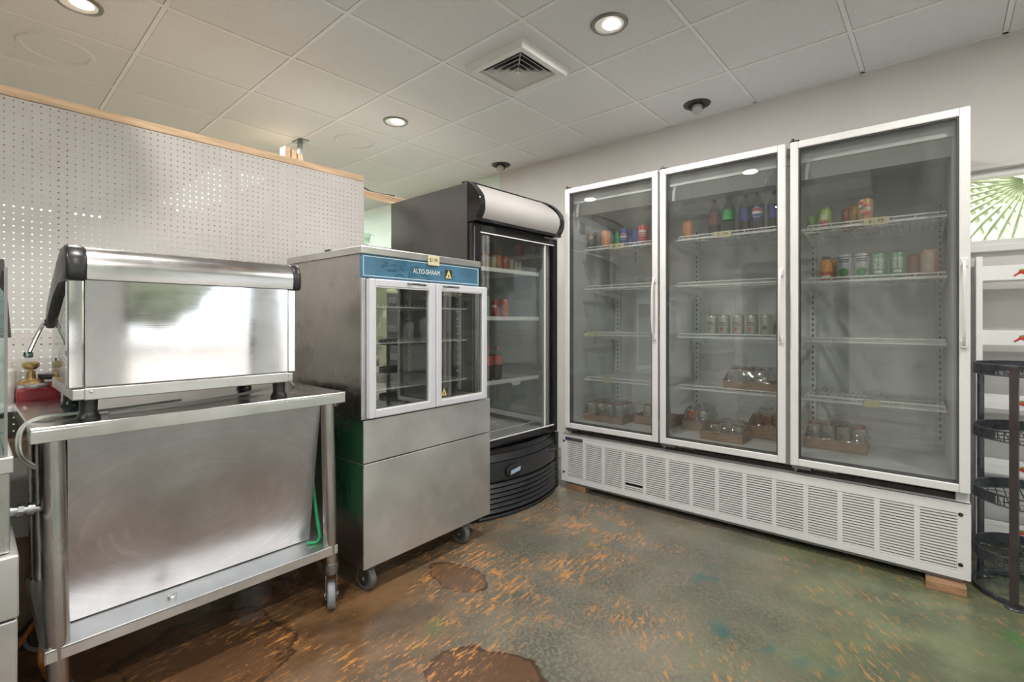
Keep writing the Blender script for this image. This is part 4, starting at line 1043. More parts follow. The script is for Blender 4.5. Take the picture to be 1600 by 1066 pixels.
def caster(parent, x, y, ztop, r=.052, w=.030, yaw=0.0, tread='castergrey'):
    c, s = math.cos(yaw), math.sin(yaw)
    P = lambda u, v, zz: (x+u*c-v*s, y+u*s+v*c, zz)     # u along rolling direction, v along axle
    f = MB(); f.cyl((x, y, ztop-.018), (x, y, ztop), .026, n=16)
    for sg in (-1, 1):
        v0 = sg*(w/2+.004); v1 = sg*(w/2+.008)
        f.hexa([P(-.018, v0, r-.012), P(.018, v0, r-.012), P(.018, v1, r-.012), P(-.018, v1, r-.012),
                P(-.028, v0, ztop-.016), P(.028, v0, ztop-.016), P(.028, v1, ztop-.016), P(-.028, v1, ztop-.016)])
    f.cyl(P(0, -w/2-.012, r), P(0, w/2+.012, r), .008, n=10)
    fo = f.build('caster', M['galv'], parent)
    wb = MB(); nseg = 28; pr = [(r*.62, -w/2), (r*.92, -w/2), (r, -w*.32), (r, w*.32), (r*.92, w/2), (r*.62, w/2)]
    bm = bmesh.new(); RR = []
    for rr_, vv in pr: RR.append([bm.verts.new(P(rr_*math.cos(2*PI*k/nseg), vv, r+rr_*math.sin(2*PI*k/nseg))) for k in range(nseg)])
    for A_, B_ in zip(RR, RR[1:]):
        for k in range(nseg): bm.faces.new((A_[k], A_[(k+1) % nseg], B_[(k+1) % nseg], B_[k]))
    wb._add(bm); wb.build('tread', M[tread], fo)
    hb = MB(); hb.cyl(P(0, -w*.36, r), P(0, w*.36, r), r*.64, n=28); hb.cyl(P(0, -w*.50, r), P(0, w*.50, r), r*.28, n=18); hb.build('hub', M['dgrey'], fo)
for x, y, yw in ((SX-.055, 1.225, .12), (SX-.055, 1.80, .10), (SB+.07, 1.235, .3), (SB+.07, 1.90, .2)): caster(S, x, y, .115, .052, .030, yw, 'casterdark')

# ================================================================== BLACK SINGLE DOOR COOLER (frame turned -1 degree)
K = -1.0
B = thing('drinks_cooler', 'black single door drinks cooler with a curved unlit header sign', 'cooler', (-2.45, 2.3, 0), K)
bx0, bx1, by0, by1 = -2.89, -2.105, 1.900, 2.715
c = MB(); c.box(bx0, bx1, by0, by0+.03, .04, 1.985, .003); c.box(bx0, bx1, by1-.03, by1, .04, 1.985, .003); c.box(bx0, bx0+.03, by0+.03, by1-.03, .04, 1.985)
c.box(bx0+.03, bx1, by0+.03, by1-.03, 1.80, 1.985); c.box(bx0+.03, bx1-.02, by0+.03, by1-.03, .36, .415); c.box(bx0+.03, bx1-.1, by0+.03, by1-.03, .04, .08)
c.build('cabinet_body', M['brownblack'], B)
li = MB(); li.box(bx0+.03, bx0+.04, by0+.03, by1-.03, .415, 1.80); li.box(bx0+.04, bx1-.005, by0+.031, by0+.045, .415, 1.80); li.box(bx0+.04, bx1-.005, by1-.045, by1-.031, .415, 1.80)
li.box(bx0+.04, bx1-.005, by0+.045, by1-.045, .415, .425); li.box(bx0+.04, bx1-.005, by0+.045, by1-.045, 1.79, 1.80)
li.build('interior_liner', pmat('grey_liner', (.46, .47, .46), .45), B)
for y in (by0+.12, by1-.12): MB().box(bx0+.041, bx0+.056, y-.012, y+.012, .45, 1.74).build('shelf_standard', M['wire'], B)
# header: curved sign face between two curved black cheeks
prof = []
for k in range(13):
    t = k/12; z = 1.765+.228*t; prof.append((-2.065+.070*math.sin(PI*(t*.80+.10))-.075*t*t, z))
hd = MB()
for ya, yb in ((by0+.004, by0+.050), (by1-.050, by1-.004)):
    hd.prism([(x+.010, z) for x, z in prof]+[(-2.16, 2.0), (-2.16, 1.765)], 'y', ya, yb, .006)
hd.prism([(prof[-1][0]+.012, 1.984), (prof[-1][0]+.012, 1.996), (-2.16, 2.004), (-2.16, 1.984)], 'y', by0+.05, by1-.05, .003)
hd.prism([(prof[0][0]+.012, 1.752), (prof[0][0]+.014, 1.772), (-2.12, 1.772), (-2.12, 1.752)], 'y', by0+.004, by1-.004, .003)
hdo = hd.build('header', M['blackgloss'], B)
sg = MB()
yA, yB = by0+.056, by1-.056; nn = len(prof)
bm = bmesh.new(); rows = []
for i, (x, z) in enumerate(prof):
    t = i/(nn-1); ins = .0+.055*max(0, (t-.62)/.38)**2.2; ins2 = .0+.085*max(0, (t-.45)/.55)**2.2
    rows.append([bm.verts.new((x+.003, yA-.004+ins*.55+(yB+.008-ins2-yA-ins*.55)*k/10, z)) for k in range(11)])
for A_, B_ in zip(rows, rows[1:]):
    for k in range(10): bm.faces.new((A_[k], A_[k+1], B_[k+1], B_[k]))
sg._add(bm); sg.build('sign_face', M['sign'], hdo)
bk = MB(); bk.prism([(x-.008, z) for x, z in prof]+[(-2.16, 1.99), (-2.16, 1.765)], 'y', by0+.05, by1-.05); bk.build('sign_backing', M['blackgloss'], hdo)
# door
dz0, dz1, dxa, dxb = .405, 1.745, -2.100, -2.060
d = MB(); d.frame('x', by0+.006, by1-.006, dz0, dz1, (.062, .040, .045, .045), dxa, dxb, .006)
d.frame('x', by0+.060, by1-.040, dz0+.04, dz1-.04, .010, dxb-.014, dxb-.002)
dd = d.build('door', M['blackgloss'], B)
MB().box(dxa+.014, dxa+.019, by0+.06, by1-.038, dz0+.04, dz1-.04).build('glass_pane', M['glassdark'], dd)
bd = MB(); bd.box(dxb-.010, dxb-.001, by0+.066, by1-.046, dz1-.052, dz1-.046); bd.box(dxb-.010, dxb-.001, by0+.066, by1-.046, dz0+.045, dz0+.052)
bd.box(dxb-.009, dxb-.002, by0+.060, by0+.066, dz0+.05, dz1-.05); bd.box(dxa+.02, dxa+.03, by1-.135, by1-.128, dz0+.05, dz1-.05)
bd.build('glazing_bead', M['whitealu'], dd)
ed = MB(); ed.box(dxb-.012, dxb+.0015, by0+.014, by0+.020, dz0+.02, dz1-.02, .001); ed.build('edge_strip', M['chrome'], dd)
hn = MB(); hn.box(dxb, dxb+.010, by1-.16, by1-.02, dz1-.012, dz1-.002, .002); hn.build('hinge', M['galv'], dd)
for z, n in ((1.497, 1), (1.190, 1), (.785, 1), (.440, 0)):
    w = MB(); y0, y1 = by0+.075, by1-.105; x0, x1 = bx0+.08, -2.150
    for k in range(22):
        y = y0+k*(y1-y0)/21; w.tube([(x0, y, z), (x1, y, z)], .0021, 5)
    for xx in (x0+.01, (x0+x1)/2, x1): w.tube([(xx, y0, z-.004), (xx, y1, z-.004)], .0034, 6)
    if n: w.box(x1-.002, x1+.004, y0, y1, z-.014, z+.012, .002)
    else: w.tube([(x1, y0, z+.038), (x1, y1-.05, z+.038), (x1, y1-.05, z)], .004, 6); [w.tube([(x1, y0+.18*q, z), (x1, y0+.18*q, z+.038)], .003, 5) for q in range(1, 4)]
    so = w.build('shelf', M['wire'], B)
    if z < .9 and n: MB().prism([(2.32, z-.014), (2.42, z-.014), (2.40, z-.036), (2.34, z-.036)], 'x', x1+.002, x1+.005).build('tag_holder', M['white'], so)
tl = MB(); tl.cyl((-2.14, by0+.075, .46), (-2.14, by0+.075, 1.74), .012, n=12); tl.build('light_tube', M['liner'], B)
# lower grille: bulging louvred black front with one oval badge and a small control window
def arc(y):   # how far the grille swells out of the front at y
    t = (y-by0)/(by1-by0); return -2.085+.115*math.sin(PI*min(1, max(0, (t*.92+.06))))**.8
def curved(mb, z0, z1, off0=0.0, off1=0.0, th=.012, ya=by0+.035, yb=by1-.03, n=18):
    bm = bmesh.new(); Vv = []
    for k in range(n+1):
        y = ya+(yb-ya)*k/n; x = arc(y)
        Vv.append([bm.verts.new(q) for q in ((x+off0, y, z0), (x+off1, y, z1), (x+off1-th, y, z1), (x+off0-th, y, z0))])
    for P_, Q_ in zip(Vv, Vv[1:]):
        for i in range(4): bm.faces.new((P_[i], P_[(i+1) % 4], Q_[(i+1) % 4], Q_[i]))
    bm.faces.new(Vv[0]); bm.faces.new(Vv[-1][::-1]); return mb._add(bm)
g = MB(); curved(g, .375, .398, -.035, -.030, .03); curved(g, .335, .372, -.012, -.034, .02); curved(g, .225, .330, .0, -.008, .02)
for k in range(6):
    z = .190-k*.030; curved(g, z, z+.017, .004, -.008, .016)
curved(g, .012, .024, .002, -.002, .03)
gg = g.build('lower_grille', M['black'], B)
gb = MB(); curved(gb, .01, .395, -.045, -.050, .01); gb.build('grille_back', M['black'], B)
ck = MB(); ck.box(-2.10, -2.055, by1-.030, by1-.002, .012, .40, .005); ck.box(-2.10, -2.050, by0+.002, by0+.034, .012, .40, .005); ck.build('grille_cheek', M['black'], B)
MB().box(-2.058, -2.052, by1-.012, by1-.006, .02, .39).build('edge_strip', M['galv'], B)
yb_ = 2.17
ov = MB(); ov.lathe([(0, .010), (.032, .009), (.040, .004), (.041, 0)], (0, 0, 0), 28, 'x')
ov.V = [(arc(yb_)+x, yb_+y*1.75, .270+z) for x, y, z in ov.V]; bo = ov.build('badge', M['blackgloss'], gg)
bs = MB(); bs.hexa([(arc(yb_)+.0105, yb_-.045, .252), (arc(yb_)+.0105, yb_+.040, .262), (arc(yb_)+.0125, yb_+.040, .262), (arc(yb_)+.0125, yb_-.045, .252),
                    (arc(yb_)+.0105, yb_-.040, .276), (arc(yb_)+.0105, yb_+.045, .286), (arc(yb_)+.0125, yb_+.045, .286), (arc(yb_)+.0125, yb_-.040, .276)])
bs.build('badge_label', pmat('pale_blue_badge', (.30, .42, .58), .4, var=.3, nscale=60), bo)
cw_ = MB(); yc = 2.60; cw_.box(arc(yc)-.012, arc(yc)+.004, yc-.055, yc+.05, .285, .325, .004); co = cw_.build('control_window', M['blackgloss'], gg)
for q in range(3): MB().cyl((arc(yc)+.003, yc-.02+q*.018, .305), (arc(yc)+.007, yc-.02+q*.018, .305), .006, n=10).build('button', M['galv'], co)
# drinks inside the cooler
def jar(c, label, lid='red', body='jar', r=.034, h=.105):
    t = thing('drink_jar', label, 'jar', c, K)
    MB().lathe([(0, 0), (r*.94, 0), (r, .008), (r, h*.82), (r*.92, h*.88)], c, 22).build('jar_body', cmat('jarbody', (.46, .46, .38)), t)
    m = MB(); f = 1.2; band(m, c, r+.0006, f-1.2, f+.8, h*.15, h*.55); m.build('label_wrap', cmat('jarlabel', (.48, .38, .24)), t)
    MB().lathe([(r*.90, h*.86), (r*.98, h*.88), (r*.98, h), (0, h)], c, 22).build('jar_lid', cmat('jarlid', (.34, .10, .08)), t)
    return t
zz = 1.502
jar((-2.25, 2.175, zz), 'red lidded pale can, leftmost on the top shelf of the black cooler', r=.036)
jar((-2.25, 2.255, zz), 'red lidded pale can, second from the left on the top shelf of the black cooler')
make_can('orange', (-2.28, 2.335, zz), K, 'orange can on the top shelf of the black cooler', h=.112)
make_can('orangered', (-2.26, 2.385, zz), K, 'slim reddish can beside the orange can in the black cooler', r=.024, h=.108)
jar((-2.30, 2.48, zz), 'red lidded pale can in the middle of the top shelf of the black cooler')
jar((-2.34, 2.57, zz), 'red lidded pale can, second from the right on the top shelf of the black cooler', r=.032)
jar((-2.34, 2.645-.035, zz), 'red lidded pale can, rightmost on the top shelf of the black cooler', r=.030)
zz = 1.195
make_can('greenwater', (-2.22, 2.16, zz), K, 'pale green tall can on the second shelf of the black cooler', r=.028, h=.135)
make_can('cola', (-2.27, 2.30, zz), K, 'thin red can on the second shelf of the black cooler', r=.022, h=.118)
make_can('orangered', (-2.25, 2.37, zz), K, 'red can with pale print, rightmost on the second shelf of the black cooler', r=.028, h=.122)
zz = .790
make_bottle((-2.24, 2.20, zz), K, 'clear topped cola bottle with red label, left one in the black cooler', COLA, cmat('colalabel', (.45, .07, .06)), cmat('capred', (.40, .03, .02)), r=.034, h=.215, lz=(.45, .74))
make_bottle((-2.24, 2.285, zz), K, 'clear topped cola bottle with red label, right one in the black cooler', COLA, cmat('colalabel', (.45, .07, .06)), cmat('capred', (.40, .03, .02)), r=.034, h=.215, lz=(.45, .74))
make_bottle((-2.28, 2.20, .446), K, 'small green tinted bottle on the bottom of the black cooler', thin_glass('green_bottle', (.45, .72, .55), 1.5, 1.6), cmat('palegreen', (.35, .50, .42)), cmat('wht', WHITE), r=.03, h=.16)

# ================================================================== STEEL WORK TABLE (frame turned 0.3 degrees)
TA = .3
T = thing('work_table', 'stainless steel work table on round legs with casters and a lower shelf', 'table', (-2.15, .58, 0), TA)
tx0, tx1, ty0, ty1 = -2.475, -1.835, .120, 1.046
tt = MB(); tt.box(tx0, tx1, ty0, ty1, .868, .880, .003); tt.box(tx1-.004, tx1, ty0+.001, ty1-.001, .837, .872, .0015); tt.box(tx0, tx0+.004, ty0+.001, ty1-.001, .837, .872)
tt.box(tx0+.002, tx1-.002, ty0, ty0+.004, .837, .872, .0015); tt.box(tx0+.002, tx1-.002, ty1-.004, ty1, .837, .872, .0015)
tt.build('tabletop', M['steeltop'], T)
un = MB(); un.box(tx0+.05, tx1-.05, ty0+.10, ty1-.10, .845, .867); un.build('under_channel', M['grey'], T)
legs = [(-1.868, .168, .014), (-1.868, .984, .014), (-2.40, .174, .012), (-2.40, 1.000, -.004)]
for k, (x, y, dy) in enumerate(legs):
    zb = (.125, .172, .150, .150)[k]
    l = MB(); l.cyl((x, y, .866), (x, y+dy, zb), .0265, n=24); l.build('leg', M['tube'], T)
    cl = MB(); cl.cyl((x, y+dy, zb-.012), (x, y+dy, zb+.012), .031, n=20); cl.build('caster_collar', M['galv'], T)
    caster(T, x+.006, y+dy, zb-.010, min(.055, (zb-.01)*.38), .030, [.5, 2.66, .9, .3][k])
sh = MB(); sx0, sx1, sy0, sy1 = -2.43, -1.842, .150, 1.015
sh.box(sx0, sx1, sy0, sy1, .250, .258, .002); sh.box(sx1-.003, sx1, sy0, sy1, .223, .256, .001); sh.box(sx0, sx0+.003, sy0, sy1, .223, .256)
sh.box(sx0, sx1, sy0, sy0+.003, .223, .256); sh.box(sx0, sx1, sy1-.003, sy1, .223, .256)
sh.build('lower_shelf', M['steelshelf'], T)
# sheet of steel leaning under the tabletop, foot on the shelf
le = MB(); a0, a1 = (-1.872, .835), (-1.968, .262); tk = .0025
le.hexa([(a1[0], .212, a1[1]), (a1[0], .957, a1[1]), (a1[0]-tk, .957, a1[1]), (a1[0]-tk, .212, a1[1]), (a0[0], .200, a0[1]), (a0[0], .958, a0[1]), (a0[0]-tk, .958, a0[1]), (a0[0]-tk, .200, a0[1])])
solo(le, 'steel_sheet', M['sheet'], 'loose scuffed steel sheet leaning under the tabletop', 'steel sheet', (-1.95, .58, .262), TA, smooth=False)
cp = MB(); cp.lathe([(0, .0), (.012, 0), (.014, .008), (.010, .011), (0, .012)], (-1.905, .46, .2585), 16)
solo(cp, 'bottle_cap', M['chrome'], 'small shiny cap lying on the lower shelf before the leaning sheet', 'cap', (-1.905, .46, .2585), TA)
gb_ = MB(); gb_.hexa([(-2.36, .52, .26), (-2.06, .52, .26), (-2.06, 1.0, .26), (-2.36, 1.0, .26), (-2.38, .50, .66), (-2.02, .50, .66), (-2.02, 1.012, .66), (-2.38, 1.012, .66)], .02)
gb_.box(-2.39, -2.01, .49, 1.014, .655, .675, .006)
solo(gb_, 'green_tote', M['greenbin'], 'green plastic tote on the lower shelf behind the leaning sheet', 'tote', (-2.2, .76, .26), TA)
gs_ = MB(); gs_.tube([(-1.93, .985, .275), (-1.95, .980, .36), (-1.97, .978, .44), (-2.0, .985, .52), (-1.99, .99, .60)], .007, 8, smooth=2); gs_.tube([(-1.93, .985, .275), (-1.91, .962, .264), (-1.93, .93, .266)], .006, 8, smooth=2)
solo(gs_, 'green_strap', M['greenbin'], 'thin green strap hanging at the right end of the lower shelf', 'strap', (-1.95, .98, .26), TA)

# ================================================================== COUNTERTOP DISPLAY CASE on the table
O = thing('countertop_display_case', 'steel countertop display case with a sloping black capped lid, seen from its back', 'display case', (-2.05, .52, .8805), TA)
ox1, ox0, oy0, oy1 = -1.840, -2.300, .196, .842
for x, y in ((-1.890, .248), (-1.890, .800), (-2.235, .248), (-2.235, .800)):
    MB().lathe([(0, .8805), (.029, .8805), (.029, .888), (.024, .896), (.021, .905), (.0225, .945), (0, .945)], (x, y, 0), 20).build('foot', M['black'], O)
bt = MB(); bt.box(ox0, ox1, oy0+.010, oy1-.010, .944, .976, .003); bt.box(ox1-.004, ox1+.003, oy0+.036, oy1-.028, .942, .978, .003)
bt.build('base_pan', M['steel'], O)
MB().lathe([(0, .003), (.004, .002), (.005, 0)], (ox1+.003, .247, .967), 10, 'x').build('screw', M['chrome'], O)
rp = MB(); rp.box(ox1-.010, ox1+.002, oy0+.038, oy1-.031, .981, 1.290, .001); rp.build('back_panel', M['polished'], O)
for y0, y1 in ((oy0, oy0+.036), (oy1-.030, oy1)):
    MB().box(ox1-.040, ox1, y0, y1, .978, 1.290, .004).build('corner_post', M['polished'], O)
MB().box(ox1-.012, ox1-.002, oy0+.035, oy0+.039, .98, 1.29).build('seam_strip', M['dgrey'], O); MB().box(ox1-.012, ox1-.002, oy1-.032, oy1-.029, .98, 1.29).build('seam_strip', M['dgrey'], O)
def lidprof(g=0.0):
    return [(-1.824+g, 1.291-g), (-1.820+g, 1.325), (-1.826+g, 1.358), (-1.842, 1.380+g), (-1.872, 1.388+g), (-1.92, 1.380+g), (-2.02, 1.345+g), (-2.15, 1.285+g), (-2.26, 1.225+g), (-2.335-g, 1.170), (-2.325, 1.145-g),
            (-2.25, 1.190-g), (-2.12, 1.262-g), (-1.98, 1.300-g), (-1.88, 1.291-g)]
ld = MB(); ld.prism(lidprof(), 'y', oy0+.040, oy1-.018, sm=True); ld.build('lid', M['lidsteel'], O, angle=40)
for y0, y1, nm in ((oy0-.006, oy0+.042, 'l'), (oy1-.019, oy1+.014, 'r')):
    e = MB(); e.prism(lidprof(.004), 'y', y0, y1, .010, sm=True); plabel(e.build('lid_cap', M['black'], O, angle=50), 'black end cap')
sgm = MB(); sgm.prism([(-1.885, .98), (-1.885, 1.285), (-1.98, 1.293), (-2.12, 1.255), (-2.27, 1.172), (-2.285, 1.05), (-2.27, .98)], 'y', oy0+.008, oy0+.013)
sgm.build('side_glass', M['glassclear'], O)
sg2 = MB(); sg2.prism([(-1.885, .98), (-1.885, 1.285), (-1.98, 1.293), (-2.12, 1.255), (-2.27, 1.172), (-2.285, 1.05), (-2.27, .98)], 'y', oy1-.013, oy1-.008)
sg2.build('side_glass', M['glassclear'], O)
fg = MB(); cpz = [(-2.275, .98), (-2.305, 1.04), (-2.315, 1.10), (-2.305, 1.155)]
fg.prism(cpz+[(x+.005, z) for x, z in cpz[::-1]], 'y', oy0+.015, oy1-.015); fg.build('curved_glass', M['glassclear'], O)
hd_ = MB(); hd_.tube([(-2.30, oy0-.004, 1.172), (-2.33, oy0-.008, 1.165), (-2.335, oy0-.022, 1.130), (-2.335, oy0-.045, 1.060)], .0065, 8, smooth=2); hd_.lathe([(0, -.012), (.012, -.010), (.014, 0), (.012, .010), (0, .012)], (-2.335, oy0-.046, 1.056), 12)
hd_.build('lift_arm', M['chrome'], O)
ha2 = MB(); ha2.tube([(-2.10, oy0+.02, 1.10), (-2.14, oy0+.016, 1.07), (-2.17, oy0+.014, 1.05)], .005, 8); ha2.lathe([(0, -.008), (.009, -.006), (.010, 0), (.009, .006), (0, .008)], (-2.175, oy0+.014, 1.045), 12); ha2.build('latch', M['chrome'], O)
rk = MB()
for k in range(7): rk.tube([(-2.26, oy0+.05, 1.0+k*.001+.0), (-1.86, oy0+.05, 1.0)], .001, 4)
for k in range(16): rk.tube([(-2.25+k*.025, oy0+.02, 1.055), (-2.25+k*.025, oy1-.04, 1.055)], .0016, 5)
for k in (-2.25, -1.88): rk.tube([(k, oy0+.02, 1.052), (k, oy1-.04, 1.052)], .003, 6)
rk.build('wire_shelf', M['chromewire'], O)
# cables of the display case
c1 = MB()
c1.tube([(-2.04, .52, .888), (-2.00, .36, .887), (-1.985, .22, .888), (-1.975, .150, .892), (-1.955, .108, .872), (-1.945, .100, .820), (-1.935, .108, .785), (-1.905, .128, .765), (-1.892, .136, .760)], .0041, 8, smooth=3)
c1.tube([(-2.02, .50, .888), (-1.99, .34, .887), (-1.972, .22, .888), (-1.960, .158, .892), (-1.940, .112, .875), (-1.930, .106, .820), (-1.920, .113, .790), (-1.897, .130, .772), (-1.890, .136, .768)], .0033, 8, smooth=3)
solo(c1, 'power_cable', M['cable'], 'pair of pale grey cables looping over the left end of the table', 'cable', (-1.98, .3, .881), TA)
c2 = MB(); c2.tube([(-1.925, .30, .8865), (-1.930, .46, .8865), (-1.965, .58, .8865), (-2.03, .72, .887), (-2.06, .85, .90), (-2.09, .92, .93), (-2.12, .96, .888), (-2.16, .98, .886)], .0056, 8, smooth=3)
solo(c2, 'power_cable', M['cable'], 'pale grey cable lying on the tabletop under the display case', 'cable', (-1.96, .5, .881), TA)

# ================================================================== PEGBOARD PARTITION
PX = -2.67
P = thing('pegboard_partition', 'tall cream pegboard partition with a pine top plate', 'partition', (PX, -.2, 0))
pv = MB()
sa, sb_ = 1.1395, 1.1405
pv.box(PX, PX+.005, -2.2, 1.624, sb_+.0005, 2.030); pv.build('upper_pegboard', M['peg'], P, smooth=False)
pv = MB(); pv.box(PX, PX+.005, -2.2, 1.624, .02, sa-.0005); pv.build('lower_pegboard', M['peg'], P, smooth=False)
for y in (-2.17, -1.75, -1.15, -.54, .262, .90, 1.60): MB().box(PX-.090, PX-.0005, y-.019, y+.019, .0, 2.032, .002).build('stud', M['wood'], P)
MB().box(PX-.092, PX+.006, -2.2, 1.624, 2.033, 2.068, .002).build('top_plate', M['wood'], P)
MB().box(PX-.090, PX-.0005, -2.14, 1.575, 1.068, 1.106, .002).build('cross_rail', M['wood'], P)
ws = MB(); ws.box(PX+.0055, -2.482, -.40, .70, .846, .864, .002)
for y in (-.3, .2, .62): ws.prism([(PX+.006, .846), (-2.50, .846), (PX+.006, .74)], 'y', y-.004, y+.004)
solo(ws, 'wall_shelf', M['white'], 'narrow white shelf on the pegboard behind the work table', 'shelf', (PX, .2, .75))
# appliance and jars on that shelf
W = thing('red_appliance', 'red countertop appliance with a steel ring and a brass topped pump', 'appliance', (-2.56, .170, .8645))
ra = MB(); ra.box(-2.630, -2.492, .118, .230, .8645, .922, .008); ra.box(-2.625, -2.50, .205, .236, .8645, .938, .006); ra.build('body', M['red'], W)
MB().lathe([(.050, .918), (.052, .922), (.052, .936), (.046, .940), (0, .940)], (-2.555, .172, 0), 28).build('steel_ring', M['steel'], W)
MB().lathe([(.036, .938), (.038, .944), (.030, .952), (.014, .956), (.012, .985), (.0, .985)], (-2.555, .158, 0), 24).build('brass_collar', M['brass'], W)
MB().lathe([(0, .990), (.014, .990), (.024, 1.000), (.025, 1.012), (.018, 1.018), (0, 1.019)], (-2.555, .158, 0), 20).build('brass_knob', M['brass'], W)
MB().cyl((-2.555, .158, .984), (-2.555, .158, .992), .006, n=10).build('stem', M['creamplastic'], W)
pn = MB(); pn.lathe([(0, .957), (.040, .950), (.047, .960), (.046, .970), (0, .972)], (-2.562, .222, 0), 24); pn.build('black_lid', M['black'], W)
j1 = MB(); j1.lathe([(0, .8645), (.035, .8645), (.037, .87), (.037, .985), (.030, .995), (.030, 1.02), (0, 1.02)], (-2.60, .085, 0), 22)
solo(j1, 'white_canister', M['paper'], 'tall white canister left of the red appliance', 'canister', (-2.60, .085, .8645))
j2 = MB(); j2.lathe([(0, .8645), (.030, .8645), (.032, .87), (.030, .945), (.012, .965), (.011, .99), (0, .99)], (-2.575, .292, 0), 20)
solo(j2, 'cream_bottle', M['creamplastic'], 'cream squeeze bottle right of the red appliance, behind the display case', 'bottle', (-2.575, .292, .8645))
j3 = MB(); j3.box(-2.55, -2.50, .050, .096, .8645, .905, .004)
solo(j3, 'small_carton', M['paper'], 'small white carton at the left edge, in front of the white canister', 'carton', (-2.52, .07, .8645))

M['troffer'] = emis('troffer_diffuser_glow', (1, 1, .97), 1.6)
# kitchen behind the partition
def tube_light(x, y, L, a, lb):
    x, y = rot2(x, y, -a); t = thing('tube_light', lb, 'tube light', (x, y, H), a, 'kitchen tube lights')
    MB().box(x-L/2, x+L/2, y-.27, y+.27, H-.03, H-.0065, .003).build('fixture', M['white'], t)
    MB().cyl((x-L/2+.03, y, H-.045), (x+L/2-.03, y, H-.045), .022, n=12).build('tube', M['tubeglow'], t)
    MB().box(x-L/2+.02, x+L/2-.02, y-.24, y+.24, H-.0335, H-.0305).build('diffuser', M['troffer'], t)
tube_light(-6.4, 1.84, 2.3, 0, 'lit ceiling tube seen as bright dots through the upper right pegboard holes')
tube_light(-9.05, .45, 1.7, 75, 'lit ceiling tube seen as a row of bright dots at the left pegboard edge')
for x, y, e in ((-4.6, 1.6, 60), (-7.2, .3, 60), (-7.2, 2.6, 40)):
    l_ = bpy.data.lights.new('kitchen_fill', 'AREA'); l_.shape = 'RECTANGLE'; l_.size = 1.2; l_.size_y = .15; l_.energy = e; l_.color = (.92, 1, .94)  # fill lamps added without fixtures to brighten the kitchen walls and ceiling
    lo_ = bpy.data.objects.new('kitchen_fill', l_); COL.objects.link(lo_); lo_.location = (x, y, H-.06)
hs_ = MB(); hs_.box(-4.06, -4.02, 1.845, 1.875, 1.70, H-.006); hs_.box(-4.10, -3.96, 1.82, 1.90, H-.012, H-.0045)
solo(hs_, 'hanger_strap', M['galv'], 'galvanised steel strap hanging from the ceiling behind the pegboard', 'hanger', (-4.04, 1.86, 1.70))
wp = MB()
for k in range(3): wp.box(-3.96+k*.01, -3.86+k*.01, 1.66+k*.045, 1.70+k*.045, 0, 2.555-k*.02, .003)
solo(wp, 'timber_post', M['wood'], 'bundle of pine timber standing behind the top of the pegboard', 'timber', (-3.9, 1.7, 0))
F2 = thing('timber_rack', 'pine timber rack behind the gap between pegboard and black cooler', 'rack', (-3.15, 1.95, 0))
MB().box(-3.05, -3.01, 1.30, 2.62, 2.045, 2.085, .002).build('top_rail', M['wood'], F2)
for y in (1.34, 2.58):
    for x in (-3.045, -3.42): MB().box(x-.02, x+.02, y-.02, y+.02, 0, 2.045, .002).build('post', M['wood'], F2)
MB().box(-3.44, -3.025, 1.33, 2.60, 1.690, 1.708, .002).build('rack_board', M['white'], F2)
bw = MB(); bw.lathe([(0, 1.711), (.05, 1.709), (.085, 1.735), (.105, 1.79), (.101, 1.79), (.081, 1.738), (.048, 1.714), (0, 1.715)], (-3.12, 1.862, 0), 28)
solo(bw, 'glass_bowl', thin_glass('bowl_glass', (.85, .93, .88), 1.5, 2.0), 'clear glass bowl on the timber rack board behind the pegboard end', 'bowl', (-3.12, 1.862, 1.709))
cb_ = MB(); cb_.tube([(-3.03, 1.30, 2.13), (-3.03, 1.60, 2.16), (-3.03, 1.80, 2.13), (-3.03, 1.88, 2.093), (-3.03, 1.98, 2.094), (-3.03, 2.10, 2.10)], .006, 8, smooth=2)
solo(cb_, 'black_cable', M['blackcable'], 'black cable curling onto the pine rail beside the black cooler', 'cable', (-3.03, 1.8, 2.086))

# ================================================================== APPLIANCE AT THE LEFT EDGE
Q = thing('glass_prep_counter', 'steel counter with a glass case, cut by the left edge of the photo', 'counter', (-2.0, -.4, 0))
q0, q1, r0, r1 = -2.36, -1.66, -.85, .080
MB().box(q0, q1, r0, r1, .06, .455, .004).build('lower_panel', M['steelfront'], Q)
MB().box(q0, q1+.004, r0, r1+.002, .460, .610, .004).build('drawer', M['steelfront'], Q)
MB().box(q0+.02, q1-.02, r0+.02, r1-.012, .612, .835, .004).build('control_body', M['tube'], Q)
MB().box(q0+.01, q1-.01, r0, r1-.006, .805, .845, .003).build('deck', M['steel'], Q)
MB().box(q0+.1, q1-.1, r0+.1, r1-.1, 0, .06).build('plinth', M['dgrey'], Q)
gcase = MB(); gcase.frame('y', q0+.04, q1-.02, .845, 1.30, .006, r1-.022, r1-.016); gcase.build('glass_frame', M['grey'], Q)
MB().box(q0+.045, q1-.025, r1-.021, r1-.017, .85, 1.295).build('side_glass', thin_glass('greenish_glass', (.78, .88, .84), 1.5, 1.3), Q)
MB().box(q1-.028, q1-.020, r0+.05, r1-.022, .85, 1.25).build('front_glass', thin_glass('greenish_glass2', (.78, .88, .84), 1.5, 1.3), Q)
sq = MB(); sq.hexa([(-1.745, .030, 1.13), (-1.715, .030, 1.13), (-1.715, .072, 1.13), (-1.745, .072, 1.13), (-1.745, .030, 1.325), (-1.735, .030, 1.325), (-1.735, .060, 1.325), (-1.745, .060, 1.325)], .002)
sq.build('bracket_plate', M['rackbrown'], Q)
